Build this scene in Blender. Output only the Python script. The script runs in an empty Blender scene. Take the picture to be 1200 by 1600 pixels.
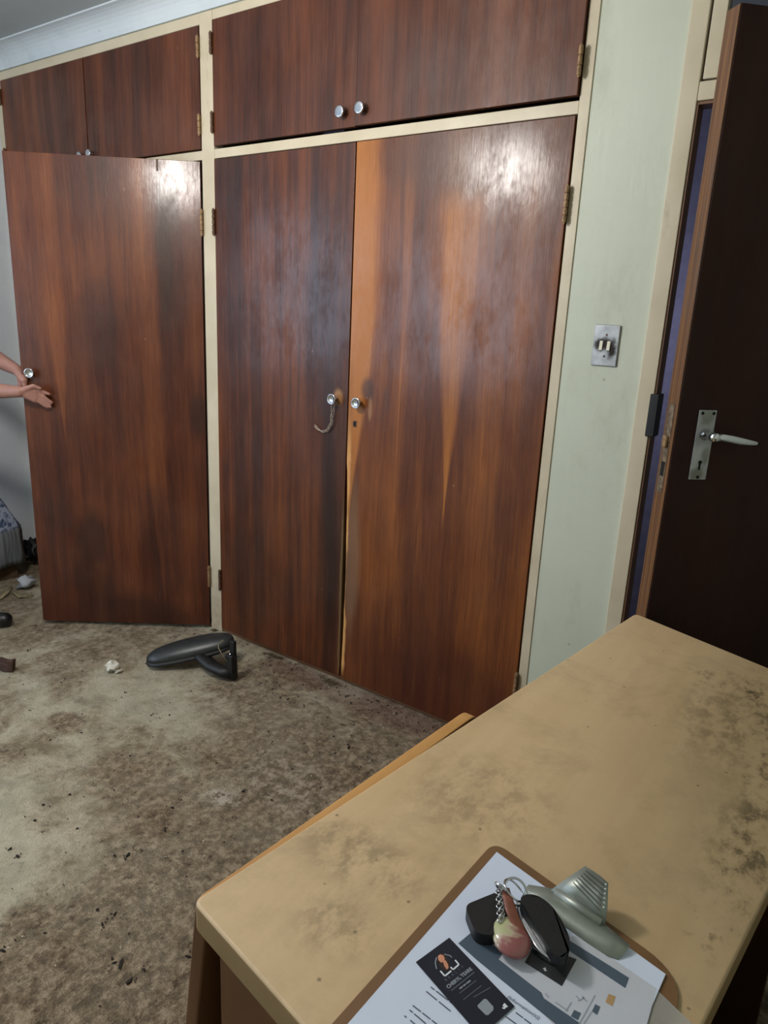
import bpy, bmesh, math, random
from mathutils import Vector, Matrix, noise as mnoise
PI = math.pi
S = bpy.context.scene
COL = S.collection
random.seed(7)

# ------------------------------------------------------------------ camera
CAMX = Vector((0.8103462773708867, 0.5841901854306432, 0.04539535215918927))
CAMY = Vector((0.19130205069417686, -0.19053994722992668, -0.9628593115870145))
CAMZ = Vector((-0.5538433317747435, 0.7889336827364691, -0.26616011739650974))
CAMP = Vector((0.0, -2.0823896564, 1.4632234305))
FPX = 1114.0
cam_d = bpy.data.cameras.new('camera')
cam_d.sensor_fit = 'HORIZONTAL'; cam_d.sensor_width = 36.0
cam_d.lens = FPX / 1200.0 * 36.0
cam_d.clip_start = 0.02
cam = bpy.data.objects.new('camera', cam_d); COL.objects.link(cam)
cam.matrix_world = Matrix(((CAMX.x, -CAMY.x, -CAMZ.x, CAMP.x), (CAMX.y, -CAMY.y, -CAMZ.y, CAMP.y),
                           (CAMX.z, -CAMY.z, -CAMZ.z, CAMP.z), (0, 0, 0, 1)))
S.camera = cam

def at(px, py, ax, val):
    """point of the world where the photograph's pixel meets the plane coordinate[ax] = val"""
    r = CAMX * (px - 600.0) + CAMY * (py - 800.0) + CAMZ * FPX
    t = (val - CAMP[ax]) / r[ax]
    return CAMP + r * t

# ------------------------------------------------------------------ world, light, exposure
w = bpy.data.worlds.new('world'); S.world = w; w.use_nodes = True
bg = w.node_tree.nodes['Background']; bg.inputs[0].default_value = (0.62, 0.75, 1.0, 1); bg.inputs[1].default_value = 0.35
S.view_settings.view_transform = 'Standard'; S.view_settings.look = 'None'
S.view_settings.gamma = 1.0; S.view_settings.use_curve_mapping = False
S.view_settings.exposure = 0.30
S.cycles.use_denoising = True
S.cycles.max_bounces = 6; S.cycles.sample_clamp_indirect = 4.0

def light(name, typ, loc, energy, color, **k):
    d = bpy.data.lights.new(name, typ); d.energy = energy; d.color = color
    rot = k.pop('rot', None)
    for a, b in k.items(): setattr(d, a, b)
    o = bpy.data.objects.new(name, d); o.location = loc; COL.objects.link(o)
    if rot: o.rotation_euler = rot
    return o
LAMP = Vector((-1.85, -1.52, 2.20))
light('ceiling_bulb_light', 'POINT', LAMP, 58, (1.0, 0.95, 0.89), shadow_soft_size=0.13)
# daylight from the left window (out of frame); added fill at the near wall
light('window_daylight', 'AREA', (-3.93, -2.35, 1.62), 14, (0.62, 0.77, 1.0), shape='RECTANGLE', size=1.1, size_y=1.1, rot=(0, -PI / 2, 0))
light('near_wall_fill', 'AREA', (-3.2, -3.55, 1.55), 23, (0.66, 0.80, 1.0), shape='RECTANGLE', size=1.3, size_y=1.15, rot=(PI / 2, 0, 0))
# dim corridor lamp behind the doorway
light('corridor_light', 'POINT', (-1.2, 0.9, 1.45), 2.6, (0.78, 0.78, 1.0), shadow_soft_size=0.1)

# ------------------------------------------------------------------ node helpers
class NT:
    def __init__(s, name):
        s.m = bpy.data.materials.new(name); s.m.use_nodes = True
        s.t = s.m.node_tree; s.t.nodes.clear()
        s.out = s.t.nodes.new('ShaderNodeOutputMaterial'); s.b = s.t.nodes.new('ShaderNodeBsdfPrincipled')
        s.t.links.new(s.b.outputs[0], s.out.inputs[0])
        tc = s.t.nodes.new('ShaderNodeTexCoord'); s.obj = tc.outputs['Object']
    def _in(s, sock, v):
        if v is None: return
        if hasattr(v, 'node'): s.t.links.new(v, sock)
        else:
            if isinstance(v, (tuple, list)) and len(v) == 3 and sock.type == 'RGBA': v = (*v, 1)
            sock.default_value = v
    def set(s, **k):
        al = dict(color='Base Color', rough='Roughness', metal='Metallic', normal='Normal', coat='Coat Weight', crough='Coat Roughness',
                  spec='Specular IOR Level', trans='Transmission Weight', alpha='Alpha', emis='Emission Color', estr='Emission Strength', ior='IOR', sheen='Sheen Weight', sub='Subsurface Weight')
        for a, v in k.items(): s._in(s.b.inputs[al[a]], v)
        return s
    def math(s, op, a, b=0.0, c=None, clamp=False):
        n = s.t.nodes.new('ShaderNodeMath'); n.operation = op; n.use_clamp = clamp
        s._in(n.inputs[0], a); s._in(n.inputs[1], b)
        if c is not None: s._in(n.inputs[2], c)
        return n.outputs[0]
    def map(s, scale=(1, 1, 1), loc=(0, 0, 0), rot=(0, 0, 0), src=None):
        n = s.t.nodes.new('ShaderNodeMapping'); s._in(n.inputs[0], src or s.obj)
        n.inputs['Location'].default_value = loc; n.inputs['Rotation'].default_value = rot; n.inputs['Scale'].default_value = scale
        return n.outputs[0]
    def noise(s, scale=5, detail=3, rough=0.5, vec=None, dist=0.0, seed=None, color=False):
        n = s.t.nodes.new('ShaderNodeTexNoise')
        if seed is not None:
            n.noise_dimensions = '4D'; n.inputs['W'].default_value = seed
        s._in(n.inputs['Vector'], vec or s.obj); n.inputs['Scale'].default_value = scale
        n.inputs['Detail'].default_value = detail; n.inputs['Roughness'].default_value = rough; n.inputs['Distortion'].default_value = dist
        return n.outputs[1 if color else 0]
    def voro(s, scale=5, vec=None, feature='F1'):
        n = s.t.nodes.new('ShaderNodeTexVoronoi'); n.feature = feature
        s._in(n.inputs['Vector'], vec or s.obj); n.inputs['Scale'].default_value = scale
        return n.outputs['Distance']
    def ramp(s, f, stops, interp='LINEAR'):
        n = s.t.nodes.new('ShaderNodeValToRGB'); s._in(n.inputs[0], f); n.color_ramp.interpolation = interp
        e = n.color_ramp.elements
        while len(e) < len(stops): e.new(0.5)
        for q, (p, c) in zip(e, stops):
            q.position = p; q.color = (c, c, c, 1) if isinstance(c, (int, float)) else (*c, 1)
        return n.outputs[0]
    def mix(s, f, a, b, mode='MIX'):
        n = s.t.nodes.new('ShaderNodeMix'); n.data_type = 'RGBA'; n.blend_type = mode
        s._in(n.inputs[0], f); s._in(n.inputs[6], a); s._in(n.inputs[7], b)
        return n.outputs[2]
    def sep(s, v=None):
        n = s.t.nodes.new('ShaderNodeSeparateXYZ'); s._in(n.inputs[0], v or s.obj); return n.outputs
    def smooth(s, v, a, b, lo=0.0, hi=1.0):
        n = s.t.nodes.new('ShaderNodeMapRange'); n.interpolation_type = 'SMOOTHSTEP'
        s._in(n.inputs[0], v); s._in(n.inputs[1], a); s._in(n.inputs[2], b); s._in(n.inputs[3], lo); s._in(n.inputs[4], hi)
        return n.outputs[0]
    def bump(s, h, strength=0.3, dist=0.01, nrm=None):
        n = s.t.nodes.new('ShaderNodeBump'); s._in(n.inputs['Height'], h)
        n.inputs['Strength'].default_value = strength; n.inputs['Distance'].default_value = dist
        if nrm: s._in(n.inputs['Normal'], nrm)
        return n.outputs[0]
    def blob(s, c, r, nz=None, amt=0.5, edge=(0.6, 1.1), ax=(0, 1)):
        """1 inside a ragged ellipse at c (two object axes), 0 outside"""
        o = s.sep(); a = s.math('DIVIDE', s.math('SUBTRACT', o[ax[0]], c[0]), r[0]); b = s.math('DIVIDE', s.math('SUBTRACT', o[ax[1]], c[1]), r[1])
        d = s.math('SQRT', s.math('ADD', s.math('MULTIPLY', a, a), s.math('MULTIPLY', b, b)))
        if nz is not None: d = s.math('ADD', d, s.math('MULTIPLY', s.math('SUBTRACT', nz, 0.5), amt * 2))
        return s.smooth(d, edge[0], edge[1], 1.0, 0.0)

def sr(r, g, b):
    f = lambda c: (c / 255 / 12.92) if c / 255 <= 0.04045 else ((c / 255 + 0.055) / 1.055) ** 2.4
    return (f(r), f(g), f(b))

def simple(name, col, rough=0.5, metal=0.0, var=0.12, vscale=20, bump=0.0, bscale=200, **k):
    n = NT(name); nz = n.noise(vscale, 4)
    lo = tuple(c * (1 - var) for c in col); hi = tuple(min(1, c * (1 + var)) for c in col)
    n.set(color=n.ramp(nz, [(0.3, lo), (0.7, hi)]), rough=rough, metal=metal, **k)
    if bump: n.set(normal=n.bump(n.noise(bscale, 3), bump, 0.002))
    return n.m

# ------------------------------------------------------------------ materials
def veneer(name, seed, dark, mid, light, orange=None, streak=None, edge=None, stains=(), ksc=1.0, rough=0.3, gloss=0.55):
    n = NT(name)
    wob = n.map((1, 1, 1)); nzc = n.noise(0.9, 2, vec=n.map((1.4, 1, 0.5)), seed=seed + 3.3)
    x = n.sep()[0]; z = n.sep()[2]
    comb = n.t.nodes.new('ShaderNodeCombineXYZ')
    xw = n.math('ADD', x, n.math('MULTIPLY', n.math('SUBTRACT', nzc, 0.5), 0.10))
    n._in(comb.inputs[0], xw); n._in(comb.inputs[2], z)
    V = comb.outputs[0]
    wv = n.noise(1.0, 2, 0.5, n.map((5, 0, 0.9), src=V), seed=seed + 11)
    comb2 = n.t.nodes.new('ShaderNodeCombineXYZ'); n._in(comb2.inputs[0], n.math('ADD', xw, n.math('MULTIPLY', wv, 0.05))); n._in(comb2.inputs[2], z); V2 = comb2.outputs[0]
    broad = n.noise(1.0, 3, 0.55, n.map((8 * ksc, 0, 0.45), src=V2), seed=seed)
    medium = n.noise(1.0, 4, 0.62, n.map((24 * ksc, 0, 0.9), src=V2), seed=seed + 1)
    fine = n.noise(1.0, 4, 0.7, n.map((170, 0, 5.0), src=V), seed=seed + 2)
    f = n.math('ADD', n.math('MULTIPLY', broad, 0.48), n.math('MULTIPLY', medium, 0.30))
    f = n.math('ADD', f, n.math('MULTIPLY', fine, 0.25))
    cloud = n.noise(2.4, 4, 0.6, n.map((1.6, 1, 0.7)), seed=seed + 8)
    f = n.math('ADD', f, n.math('MULTIPLY', n.math('SUBTRACT', cloud, 0.5), 0.34))
    if streak:            # (x centre, half width at top, z of the tip, z top, gain)
        for (xc, hw, z0, z1, g) in streak:
            hwz = n.math('MULTIPLY', n.smooth(z, z0, z1), hw)
            d = n.math('DIVIDE', n.math('ABSOLUTE', n.math('SUBTRACT', xw, xc)), n.math('MAXIMUM', hwz, 0.004))
            m = n.math('MULTIPLY', n.smooth(d, 0.45, 1.2, 1, 0), n.smooth(z, z0, z0 + 0.12))
            f = n.math('ADD', f, n.math('MULTIPLY', m, g))
    col = n.ramp(f, [(0.35, dark), (0.49, mid), (0.61, light), (0.75, orange or light)])
    nzb = n.noise(4, 4, 0.6, n.map((2, 1, 0.8)), seed=seed + 5)
    for (c, r, colr, amt) in stains:
        mk = n.math('MULTIPLY', n.blob(c, r, nzb, 0.45, (0.45, 1.15), (0, 2)), amt)
        col = n.mix(mk, col, colr)
    if edge is not None:    # raw, worn timber along one upright edge
        (xe, wd, z0, z1, colr, amt) = edge
        nze = n.noise(1.0, 4, 0.6, n.map((22, 1, 5)), seed=seed + 9)
        d = n.math('ADD', n.math('DIVIDE', n.math('ABSOLUTE', n.math('SUBTRACT', x, xe)), wd), n.math('MULTIPLY', n.math('SUBTRACT', nze, 0.5), 2.2))
        mz = n.math('MULTIPLY', n.smooth(z, z0, z0 + 0.08), n.smooth(z, z1 - 0.25, z1, 1, 0))
        col = n.mix(n.math('MULTIPLY', n.math('MULTIPLY', n.smooth(d, 0.5, 1.1, 1, 0), mz), amt), col, colr)
    # small pale scratches
    sc = n.voro(1.0, n.map((16, 16, 9), rot=(0, 0.25, 0)))
    col = n.mix(n.math('MULTIPLY', n.math('MULTIPLY', n.smooth(sc, 0.03, 0.07, 1, 0), n.smooth(n.noise(3, 3, seed=seed + 15), 0.52, 0.6)), 0.4), col, sr(170, 120, 95))
    wipe = n.noise(7, 5, 0.68, n.map((1, 1, 0.6)), seed=seed + 6)
    scr = n.noise(1.0, 4, 0.7, n.map((70, 1, 22)), seed=seed + 12)
    hb = n.math('ADD', n.math('MULTIPLY', fine, 0.55), n.math('ADD', n.math('MULTIPLY', n.noise(30, 4, 0.7, n.map((1, 1, 0.7)), seed=seed + 7), 0.5), n.math('MULTIPLY', scr, 0.45)))
    n.set(color=col, rough=n.math('ADD', rough + 0.05, n.math('MULTIPLY', wipe, 0.2)), normal=n.bump(hb, 0.30, 0.0022), spec=0.28,
          coat=n.smooth(n.math('ADD', n.math('MULTIPLY', wipe, 0.75), n.math('MULTIPLY', scr, 0.35)), 0.40, 0.66, 0.06, gloss), crough=rough * 0.62)
    n.t.links.new(n.bump(hb, 0.16, 0.0016), n.b.inputs['Coat Normal'])
    return n.m

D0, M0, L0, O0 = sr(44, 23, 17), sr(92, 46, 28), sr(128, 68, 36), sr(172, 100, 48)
M = {}
M['v_up'] = lambda s: veneer('veneer_upper_%d' % s, s * 7.7, sr(34, 18, 13), sr(76, 40, 25), sr(106, 58, 34), sr(134, 78, 42), rough=0.34, ksc=0.8, gloss=0.5)
M['v_ml'] = veneer('veneer_middle_left', 21.0, sr(30, 15, 11), sr(72, 36, 20), sr(108, 57, 27), sr(150, 88, 42), ksc=1.3, rough=0.30,
                   stains=[((0.63, 1.15), (0.09, 0.85), sr(40, 23, 20), 0.5), ((0.63, 0.45), (0.09, 0.5), sr(38, 22, 16), 0.45), ((0.66, 1.16), (0.025, 0.035), sr(180, 130, 85), 0.7),
                           ((0.2, 0.3), (0.25, 0.3), sr(42, 22, 18), 0.4)],
                   edge=(0.704, 0.012, 0.0, 0.85, sr(120, 98, 66), 0.6))
M['v_mr'] = veneer('veneer_middle_right', 35.0, sr(54, 25, 14), sr(98, 51, 25), sr(132, 75, 34), sr(170, 106, 48), ksc=0.9, rough=0.30,
                   streak=[(0.43, 0.085, 0.72, 1.7, 0.20), (0.02, 0.085, 0.62, 1.5, 0.24), (0.22, 0.03, 0.9, 2.1, 0.08)],
                   stains=[((0.085, 1.20), (0.035, 0.05), sr(70, 42, 30), 0.75), ((0.10, 1.13), (0.012, 0.05), sr(190, 140, 95), 0.4), ((0.04, 0.55), (0.045, 0.34), sr(126, 98, 76), 0.6),
                           ((0.5, 0.1), (0.5, 0.28), sr(66, 28, 20), 0.55), ((0.17, 1.17), (0.02, 0.05), sr(80, 52, 36), 0.5), ((0.45, 1.95), (0.38, 0.16), sr(84, 50, 34), 0.8)],
                   edge=(0.0, 0.021, 0.02, 1.15, sr(214, 158, 98), 1.0))
M['v_l'] = veneer('veneer_open_leaf', 52.0, sr(38, 18, 13), sr(78, 38, 23), sr(108, 58, 31), sr(146, 86, 42), ksc=0.8, rough=0.27,
                  streak=[(0.16, 0.05, 0.8, 1.5, 0.10), (0.55, 0.05, 0.0, 0.9, 0.07)],
                  stains=[((0.26, 0.42), (0.09, 0.17), sr(40, 24, 22), 0.7), ((0.24, 0.2), (0.11, 0.15), sr(42, 24, 20), 0.55), ((0.62, 1.62), (0.035, 0.3), sr(52, 34, 28), 0.6),
                          ((0.33, 1.35), (0.12, 0.22), sr(56, 34, 30), 0.5), ((0.74, 1.0), (0.05, 0.12), sr(38, 22, 18), 0.6), ((0.4, 0.05), (0.4, 0.12), sr(48, 24, 18), 0.6)])
M['v_hid'] = veneer('veneer_plain', 77.0, D0, M0, L0, O0)
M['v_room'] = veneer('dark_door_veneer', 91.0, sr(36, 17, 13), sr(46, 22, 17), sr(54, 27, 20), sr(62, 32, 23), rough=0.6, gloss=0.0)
def edge_mat():
    n = NT('orange_edge_timber'); g = n.noise(1.0, 5, 0.65, n.map((30, 160, 3))); g2 = n.noise(1.0, 4, 0.7, n.map((5, 40, 2.2)))
    col = n.ramp(g, [(0.35, sr(74, 46, 25)), (0.65, sr(124, 84, 46))]); col = n.mix(n.smooth(g2, 0.52, 0.62, 0, 0.75), col, sr(88, 68, 54))
    n.set(color=col, rough=0.6); return n.m
M['edge_wood'] = edge_mat()
M['raw'] = simple('raw_board_edge', sr(150, 110, 70), 0.8, vscale=60)

def cream_mat():
    n = NT('old_cream_gloss_paint')
    base = n.ramp(n.noise(6, 4), [(0.3, sr(196, 182, 154)), (0.7, sr(212, 199, 173))])
    g = n.noise(14, 5, 0.65, n.map((1, 1, 0.35)))
    col = n.mix(n.smooth(g, 0.60, 0.80, 0, 0.55), base, sr(140, 118, 88))
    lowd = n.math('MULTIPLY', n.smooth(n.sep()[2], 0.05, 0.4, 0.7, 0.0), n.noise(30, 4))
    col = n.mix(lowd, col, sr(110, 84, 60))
    n.set(color=col, rough=0.42, normal=n.bump(n.noise(40, 4), 0.15, 0.003))
    return n.m
M['cream'] = cream_mat()

def wall_mat(name, a, b, dirt, blue=None):
    n = NT(name)
    col = n.ramp(n.noise(1.6, 4), [(0.3, a), (0.7, b)])
    g = n.noise(3.4, 7, 0.72, n.map((1.5, 1.5, 0.6)))
    col = n.mix(n.smooth(g, 0.50, 0.70, 0, 0.34), col, dirt)
    sp = n.voro(9.0); nz = n.noise(30, 3)
    col = n.mix(n.math('MULTIPLY', n.smooth(sp, 0.03, 0.07, 1, 0), n.smooth(nz, 0.45, 0.6, 0, 0.6)), col, sr(110, 100, 82))
    brush = n.noise(1.0, 3, 0.6, n.map((60, 60, 4)))
    n.set(color=col, rough=0.5, normal=n.bump(n.math('ADD', n.noise(70, 3), brush), 0.14, 0.003))
    return n.m
M['wall'] = wall_mat('pale_green_cream_wall', sr(194, 199, 180), sr(206, 210, 192), sr(164, 164, 144))
M['wall_l'] = wall_mat('pale_blue_wall', sr(206, 214, 222), sr(216, 222, 228), sr(180, 186, 188))
M['ceil'] = wall_mat('grey_ceiling', sr(168, 176, 178), sr(180, 186, 188), sr(150, 158, 160))
M['cornice'] = wall_mat('white_cornice', sr(198, 207, 212), sr(212, 219, 222), sr(170, 180, 186))
M['corr'] = simple('corridor_wall_paint', sr(160, 158, 190), 0.7)
M['jamb'] = simple('dark_jamb_timber', sr(120, 84, 58), 0.5, vscale=12)
M['inner'] = simple('wardrobe_inside', sr(96, 76, 58), 0.8)
M['brass'] = simple('aged_hinge_brass', sr(148, 118, 84), 0.5, 0.3, 0.4, 90)
M['rust'] = simple('rusty_hinge_steel', sr(98, 72, 54), 0.7, 0.2, 0.6, 120)
M['chrome'] = simple('worn_chrome', sr(206, 208, 212), 0.16, 1.0, 0.05)
M['black_hole'] = simple('dark_keyhole', sr(14, 12, 11), 0.9)
M['wire'] = simple('twisted_wire', sr(190, 174, 156), 0.4, 0.3)

def alu_mat(name, dirtc, centres):
    n = NT(name)
    col = n.ramp(n.noise(30, 4), [(0.3, sr(150, 152, 154)), (0.7, sr(190, 192, 194))])
    nz = n.noise(55, 4, 0.7)
    for (c, r, a) in centres:
        col = n.mix(n.math('MULTIPLY', n.blob(c, r, nz, 0.5, (0.4, 1.2), (0, 2)), a), col, dirtc)
    n.set(color=col, metal=0.55, rough=0.45)
    return n.m
M['switch'] = alu_mat('scorched_switch_plate', sr(38, 30, 22), [((0, 0.004), (0.036, 0.020), 1.0), ((-0.016, 0.002), (0.018, 0.022), 0.9), ((0.020, -0.010), (0.014, 0.032), 1.0)])
M['lockplate'] = alu_mat('worn_lock_plate', sr(96, 96, 74), [((0, 0.06), (0.02, 0.02), 0.5), ((-0.005, -0.06), (0.018, 0.016), 0.7), ((0.01, -0.02), (0.01, 0.02), 0.5)])
M['forend'] = simple('worn_forend_metal', sr(112, 98, 80), 0.6, 0.3, 0.6, 90)
M['rocker'] = simple('cream_rocker', sr(226, 222, 200), 0.4, var=0.03)

def carpet_mat():
    n = NT('soiled_beige_carpet')
    n1 = n.noise(1.7, 9, 0.64, dist=0.4, seed=1.0); n2 = n.noise(7.5, 9, 0.76, dist=0.3, seed=2.0); n3 = n.noise(30, 6, 0.78, seed=3.0); nf = n.noise(300, 2, 0.6, seed=4.0)
    base = n.ramp(n2, [(0.41, sr(134, 118, 94)), (0.50, sr(190, 175, 148)), (0.58, sr(222, 210, 184))])
    f = n.math('ADD', n.math('MULTIPLY', n1, 0.75), n.math('MULTIPLY', n2, 0.35))
    brown = n.ramp(n3, [(0.41, sr(84, 68, 52)), (0.5, sr(130, 110, 88)), (0.59, sr(180, 160, 134))])
    m = n.smooth(f, 0.53, 0.61, 0.0, 0.75)
    nz = n.noise(3.2, 8, 0.7, dist=0.5, seed=6.0)
    xs = n.math('ADD', n.sep()[0], n.math('MULTIPLY', n.math('SUBTRACT', nz, 0.5), 1.3))
    worn = n.smooth(xs, -1.72, -1.38)
    m = n.math('MAXIMUM', m, n.math('MULTIPLY', worn, 0.85))
    # dirty tracks and patches (world x, y), own shapes
    def add(m, c, r, a, amt=0.9):
        return n.math('MAXIMUM', m, n.math('MULTIPLY', n.blob(c, r, nz, amt * 1.6, (0.65, 1.15)), a * 0.9))
    for c, r, a in [((-1.35, -0.45), (0.65, 0.34), 0.85), ((-1.15, -0.95), (0.48, 0.50), 0.85), ((-0.95, -1.5), (0.55, 0.60), 1.0), ((-1.85, -0.22), (0.35, 0.22), 0.9),
                    ((-2.42, -0.12), (0.28, 0.10), 0.8), ((-2.2, -0.88), (0.10, 0.07), 0.9), ((-1.5, -1.14), (0.13, 0.06), 0.9), ((-1.9, -0.75), (0.25, 0.06), 0.4),
                    ((-1.3, -1.75), (0.3, 0.25), 0.8), ((-2.9, -0.5), (0.25, 0.05), 0.5), ((-2.55, -0.75), (0.3, 0.05), 0.45), ((-3.6, -0.5), (0.3, 0.35), 0.7)]:
        m = add(m, c, r, a)
    for c, r, a in [((-1.85, -1.22), (0.34, 0.22), 0.85), ((-2.32, -0.2), (0.16, 0.10), 0.5), ((-2.2, -0.6), (0.5, 0.12), 0.5)]:
        m = n.math('MULTIPLY', m, n.math('SUBTRACT', 1.0, n.math('MULTIPLY', n.blob(c, r, nz, 0.4, (0.4, 1.2)), a)))
    col = n.mix(m, base, brown)
    col = n.mix(n.math('MULTIPLY', n.smooth(n1, 0.42, 0.54, 0.7, 0.12), n.math('SUBTRACT', 1.0, m)), col, sr(206, 200, 176))
    # paler powdery patch and dark flecks
    pw = n.math('MULTIPLY', n.blob((-1.36, -0.62), (0.22, 0.14), nz, 0.5, (0.3, 1.2)), n.smooth(n3, 0.46, 0.62))
    col = n.mix(n.math('MULTIPLY', pw, 0.55), col, sr(200, 186, 170))
    pw = n.math('MULTIPLY', n.blob((-1.46, -0.80), (0.07, 0.04), nz, 0.5, (0.3, 1.2)), n.smooth(n3, 0.42, 0.55))
    col = n.mix(n.math('MULTIPLY', pw, 0.8), col, sr(215, 205, 190))
    fl = n.smooth(n.noise(26, 8, 0.82, seed=9.0), 0.54, 0.62)
    col = n.mix(n.math('MULTIPLY', fl, n.math('ADD', 0.30, n.math('MULTIPLY', m, 0.45))), col, sr(58, 44, 34))
    red = n.math('MULTIPLY', n.blob((-1.45, -0.06), (0.7, 0.10), nz, 0.4, (0.5, 1.1)), 0.45)
    col = n.mix(red, col, sr(120, 82, 72))
    col = n.mix(n.math('MULTIPLY', nf, 0.25), col, sr(90, 76, 60))
    # woven ribs of the worn carpet
    rib = n.noise(1.0, 2, 0.5, n.map((160, 40, 1), rot=(0, 0, 0.9)))
    h = n.math('ADD', n.math('MULTIPLY', nf, 0.5), n.math('ADD', n.math('MULTIPLY', n3, 0.9), n.math('MULTIPLY', rib, 0.3)))
    n.set(color=col, rough=0.95, spec=0.15, normal=n.bump(h, 1.0, 0.012))
    return n.m
M['carpet'] = carpet_mat()

def desk_mat(name, a, b, stains=True):
    n = NT(name)
    grain = n.noise(1.0, 5, 0.6, n.map((26, 1.6, 3), rot=(0, 0, 0.12)))
    swirl = n.noise(7, 5, 0.6, n.map((1.4, 0.6, 1)), dist=0.8)
    col = n.ramp(n.math('ADD', n.math('MULTIPLY', grain, 0.6), n.math('MULTIPLY', swirl, 0.4)), [(0.32, a), (0.68, b)])
    if stains:  # dust and stains, plus a painted light fall-off at the right
        nz = n.noise(7, 7, 0.72, dist=0.4, seed=2.0); n2 = n.noise(34, 6, 0.72, n.map((1.2, 0.8, 1)), seed=4.0)
        dust = n.math('MULTIPLY', n.smooth(nz, 0.44, 0.72), 0.42)
        col = n.mix(dust, col, sr(132, 116, 88))
        for c, r, a in [((-0.40, -1.53), (0.12, 0.06), 0.45), ((-0.34, -1.35), (0.12, 0.12), 0.35), ((-0.36, -1.62), (0.06, 0.05), 0.4), ((-0.1, -0.9), (0.12, 0.25), 0.6), ((-0.03, -1.2), (0.08, 0.2), 0.8)]:
            col = n.mix(n.math('MULTIPLY', n.math('MULTIPLY', n.blob(c, r, nz, 0.4, (0.3, 1.1)), n.smooth(n2, 0.42, 0.62)), a), col, sr(92, 78, 56))
        for c, r, a in [((-0.11, -0.79), (0.06, 0.055), 1.0), ((-0.07, -0.90), (0.05, 0.09), 0.9), ((-0.045, -1.02), (0.04, 0.14), 0.85), ((-0.19, -0.80), (0.05, 0.04), 0.5), ((-0.04, -1.2), (0.03, 0.12), 0.8),
                        ((-0.05, -1.35), (0.03, 0.08), 0.7), ((-0.03, -1.5), (0.03, 0.04), 1.0)]:
            col = n.mix(n.math('MULTIPLY', n.math('MULTIPLY', n.blob(c, r, nz, 0.4, (0.4, 1.2)), n.smooth(n2, 0.52, 0.62)), a), col, sr(46, 34, 24))
        col = n.mix(n.math('MULTIPLY', n.blob((0.0, -1.05), (0.30, 0.75), nz, 0.25, (0.2, 1.1)), 0.5), col, sr(128, 112, 80))  # light fall-off towards the right side, painted in as a darker tone
        spk = n.voro(26.0); col = n.mix(n.smooth(spk, 0.035, 0.075, 0.55, 0), col, sr(70, 56, 40))
        n.set(rough=n.math('ADD', 0.32, n.math('MULTIPLY', nz, 0.35)))
    else: n.set(rough=0.5)
    n.set(color=col, normal=n.bump(grain, 0.05, 0.002))
    return n.m
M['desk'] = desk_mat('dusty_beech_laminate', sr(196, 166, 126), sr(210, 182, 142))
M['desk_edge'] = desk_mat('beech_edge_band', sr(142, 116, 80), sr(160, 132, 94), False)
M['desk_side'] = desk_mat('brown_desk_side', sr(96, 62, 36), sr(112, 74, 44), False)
M['board'] = desk_mat('orange_pine_board', sr(178, 128, 70), sr(206, 158, 96), False)
M['hard'] = desk_mat('brown_hardboard', sr(104, 75, 47), sr(128, 94, 61), False)
M['paper'] = simple('white_paper', sr(208, 218, 238), 0.7, var=0.02, vscale=8)
M['paper2'] = simple('grey_print_wash', sr(190, 194, 204), 0.7, var=0.02)
M['slate'] = simple('slate_print', sr(74, 88, 104), 0.55, var=0.06)
M['navy'] = simple('navy_card', sr(24, 27, 42), 0.38, var=0.06)
M['blackcard'] = simple('black_card', sr(44, 46, 48), 0.4, var=0.06)
M['white_ink'] = simple('white_ink', sr(226, 230, 236), 0.6, var=0.02)
M['grey_ink'] = simple('grey_ink', sr(92, 100, 116), 0.6)
M['mid_ink'] = simple('pale_grey_ink', sr(150, 158, 168), 0.6)
M['tan_ink'] = simple('tan_print', sr(176, 142, 98), 0.6)
M['face_ink'] = simple('portrait_skin_print', sr(206, 142, 112), 0.6)
M['hair_ink'] = simple('portrait_hair_print', sr(44, 26, 20), 0.6)
M['clip'] = simple('dull_steel_clip', sr(150, 156, 148), 0.42, 0.55, 0.12, 30)
M['clipmark'] = simple('clip_dark_marks', sr(66, 66, 58), 0.7)
M['blackplastic'] = simple('black_plastic', sr(20, 20, 22), 0.5, var=0.15, bump=0.2, bscale=400)
M['armpad'] = simple('black_armrest_vinyl', sr(40, 42, 42), 0.36, var=0.25, vscale=30, bump=0.1)
M['leather'] = simple('brown_leather_strap', sr(128, 76, 60), 0.45, var=0.2, vscale=80)
M['bag'] = simple('black_bag_cloth', sr(24, 25, 30), 0.75, var=0.2, bump=0.3)
M['skin'] = simple('skin', sr(168, 122, 108), 0.5, var=0.08, vscale=30, bump=0.1, sub=0.05)
M['shirt'] = simple('dark_shirt_cloth', sr(56, 58, 72), 0.9, bump=0.2)
M['trousers'] = simple('dark_trouser_cloth', sr(44, 46, 54), 0.9, bump=0.2)
M['hair'] = simple('dark_hair', sr(34, 26, 22), 0.6, bump=0.4, bscale=120)
M['shoe'] = simple('black_shoe_leather', sr(20, 19, 20), 0.4)
M['eyewhite'] = simple('eye_white', sr(225, 222, 215), 0.3)
M['lip'] = simple('lip', sr(150, 84, 78), 0.5)
def resin_mat():
    n = NT('cloudy_resin')
    c = n.ramp(n.math('ADD', n.math('MULTIPLY', n.noise(38, 3, dist=1.6), 0.6), n.math('MULTIPLY', n.math('ADD', n.sep()[0], 0.224), 12.0)), [(0.34, sr(206, 206, 156)), (0.46, sr(214, 196, 168)), (0.56, sr(168, 106, 104))])
    n.set(color=c, rough=0.08, trans=0.25, coat=0.6, sub=0.1); return n.m
M['resin'] = resin_mat()
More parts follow.
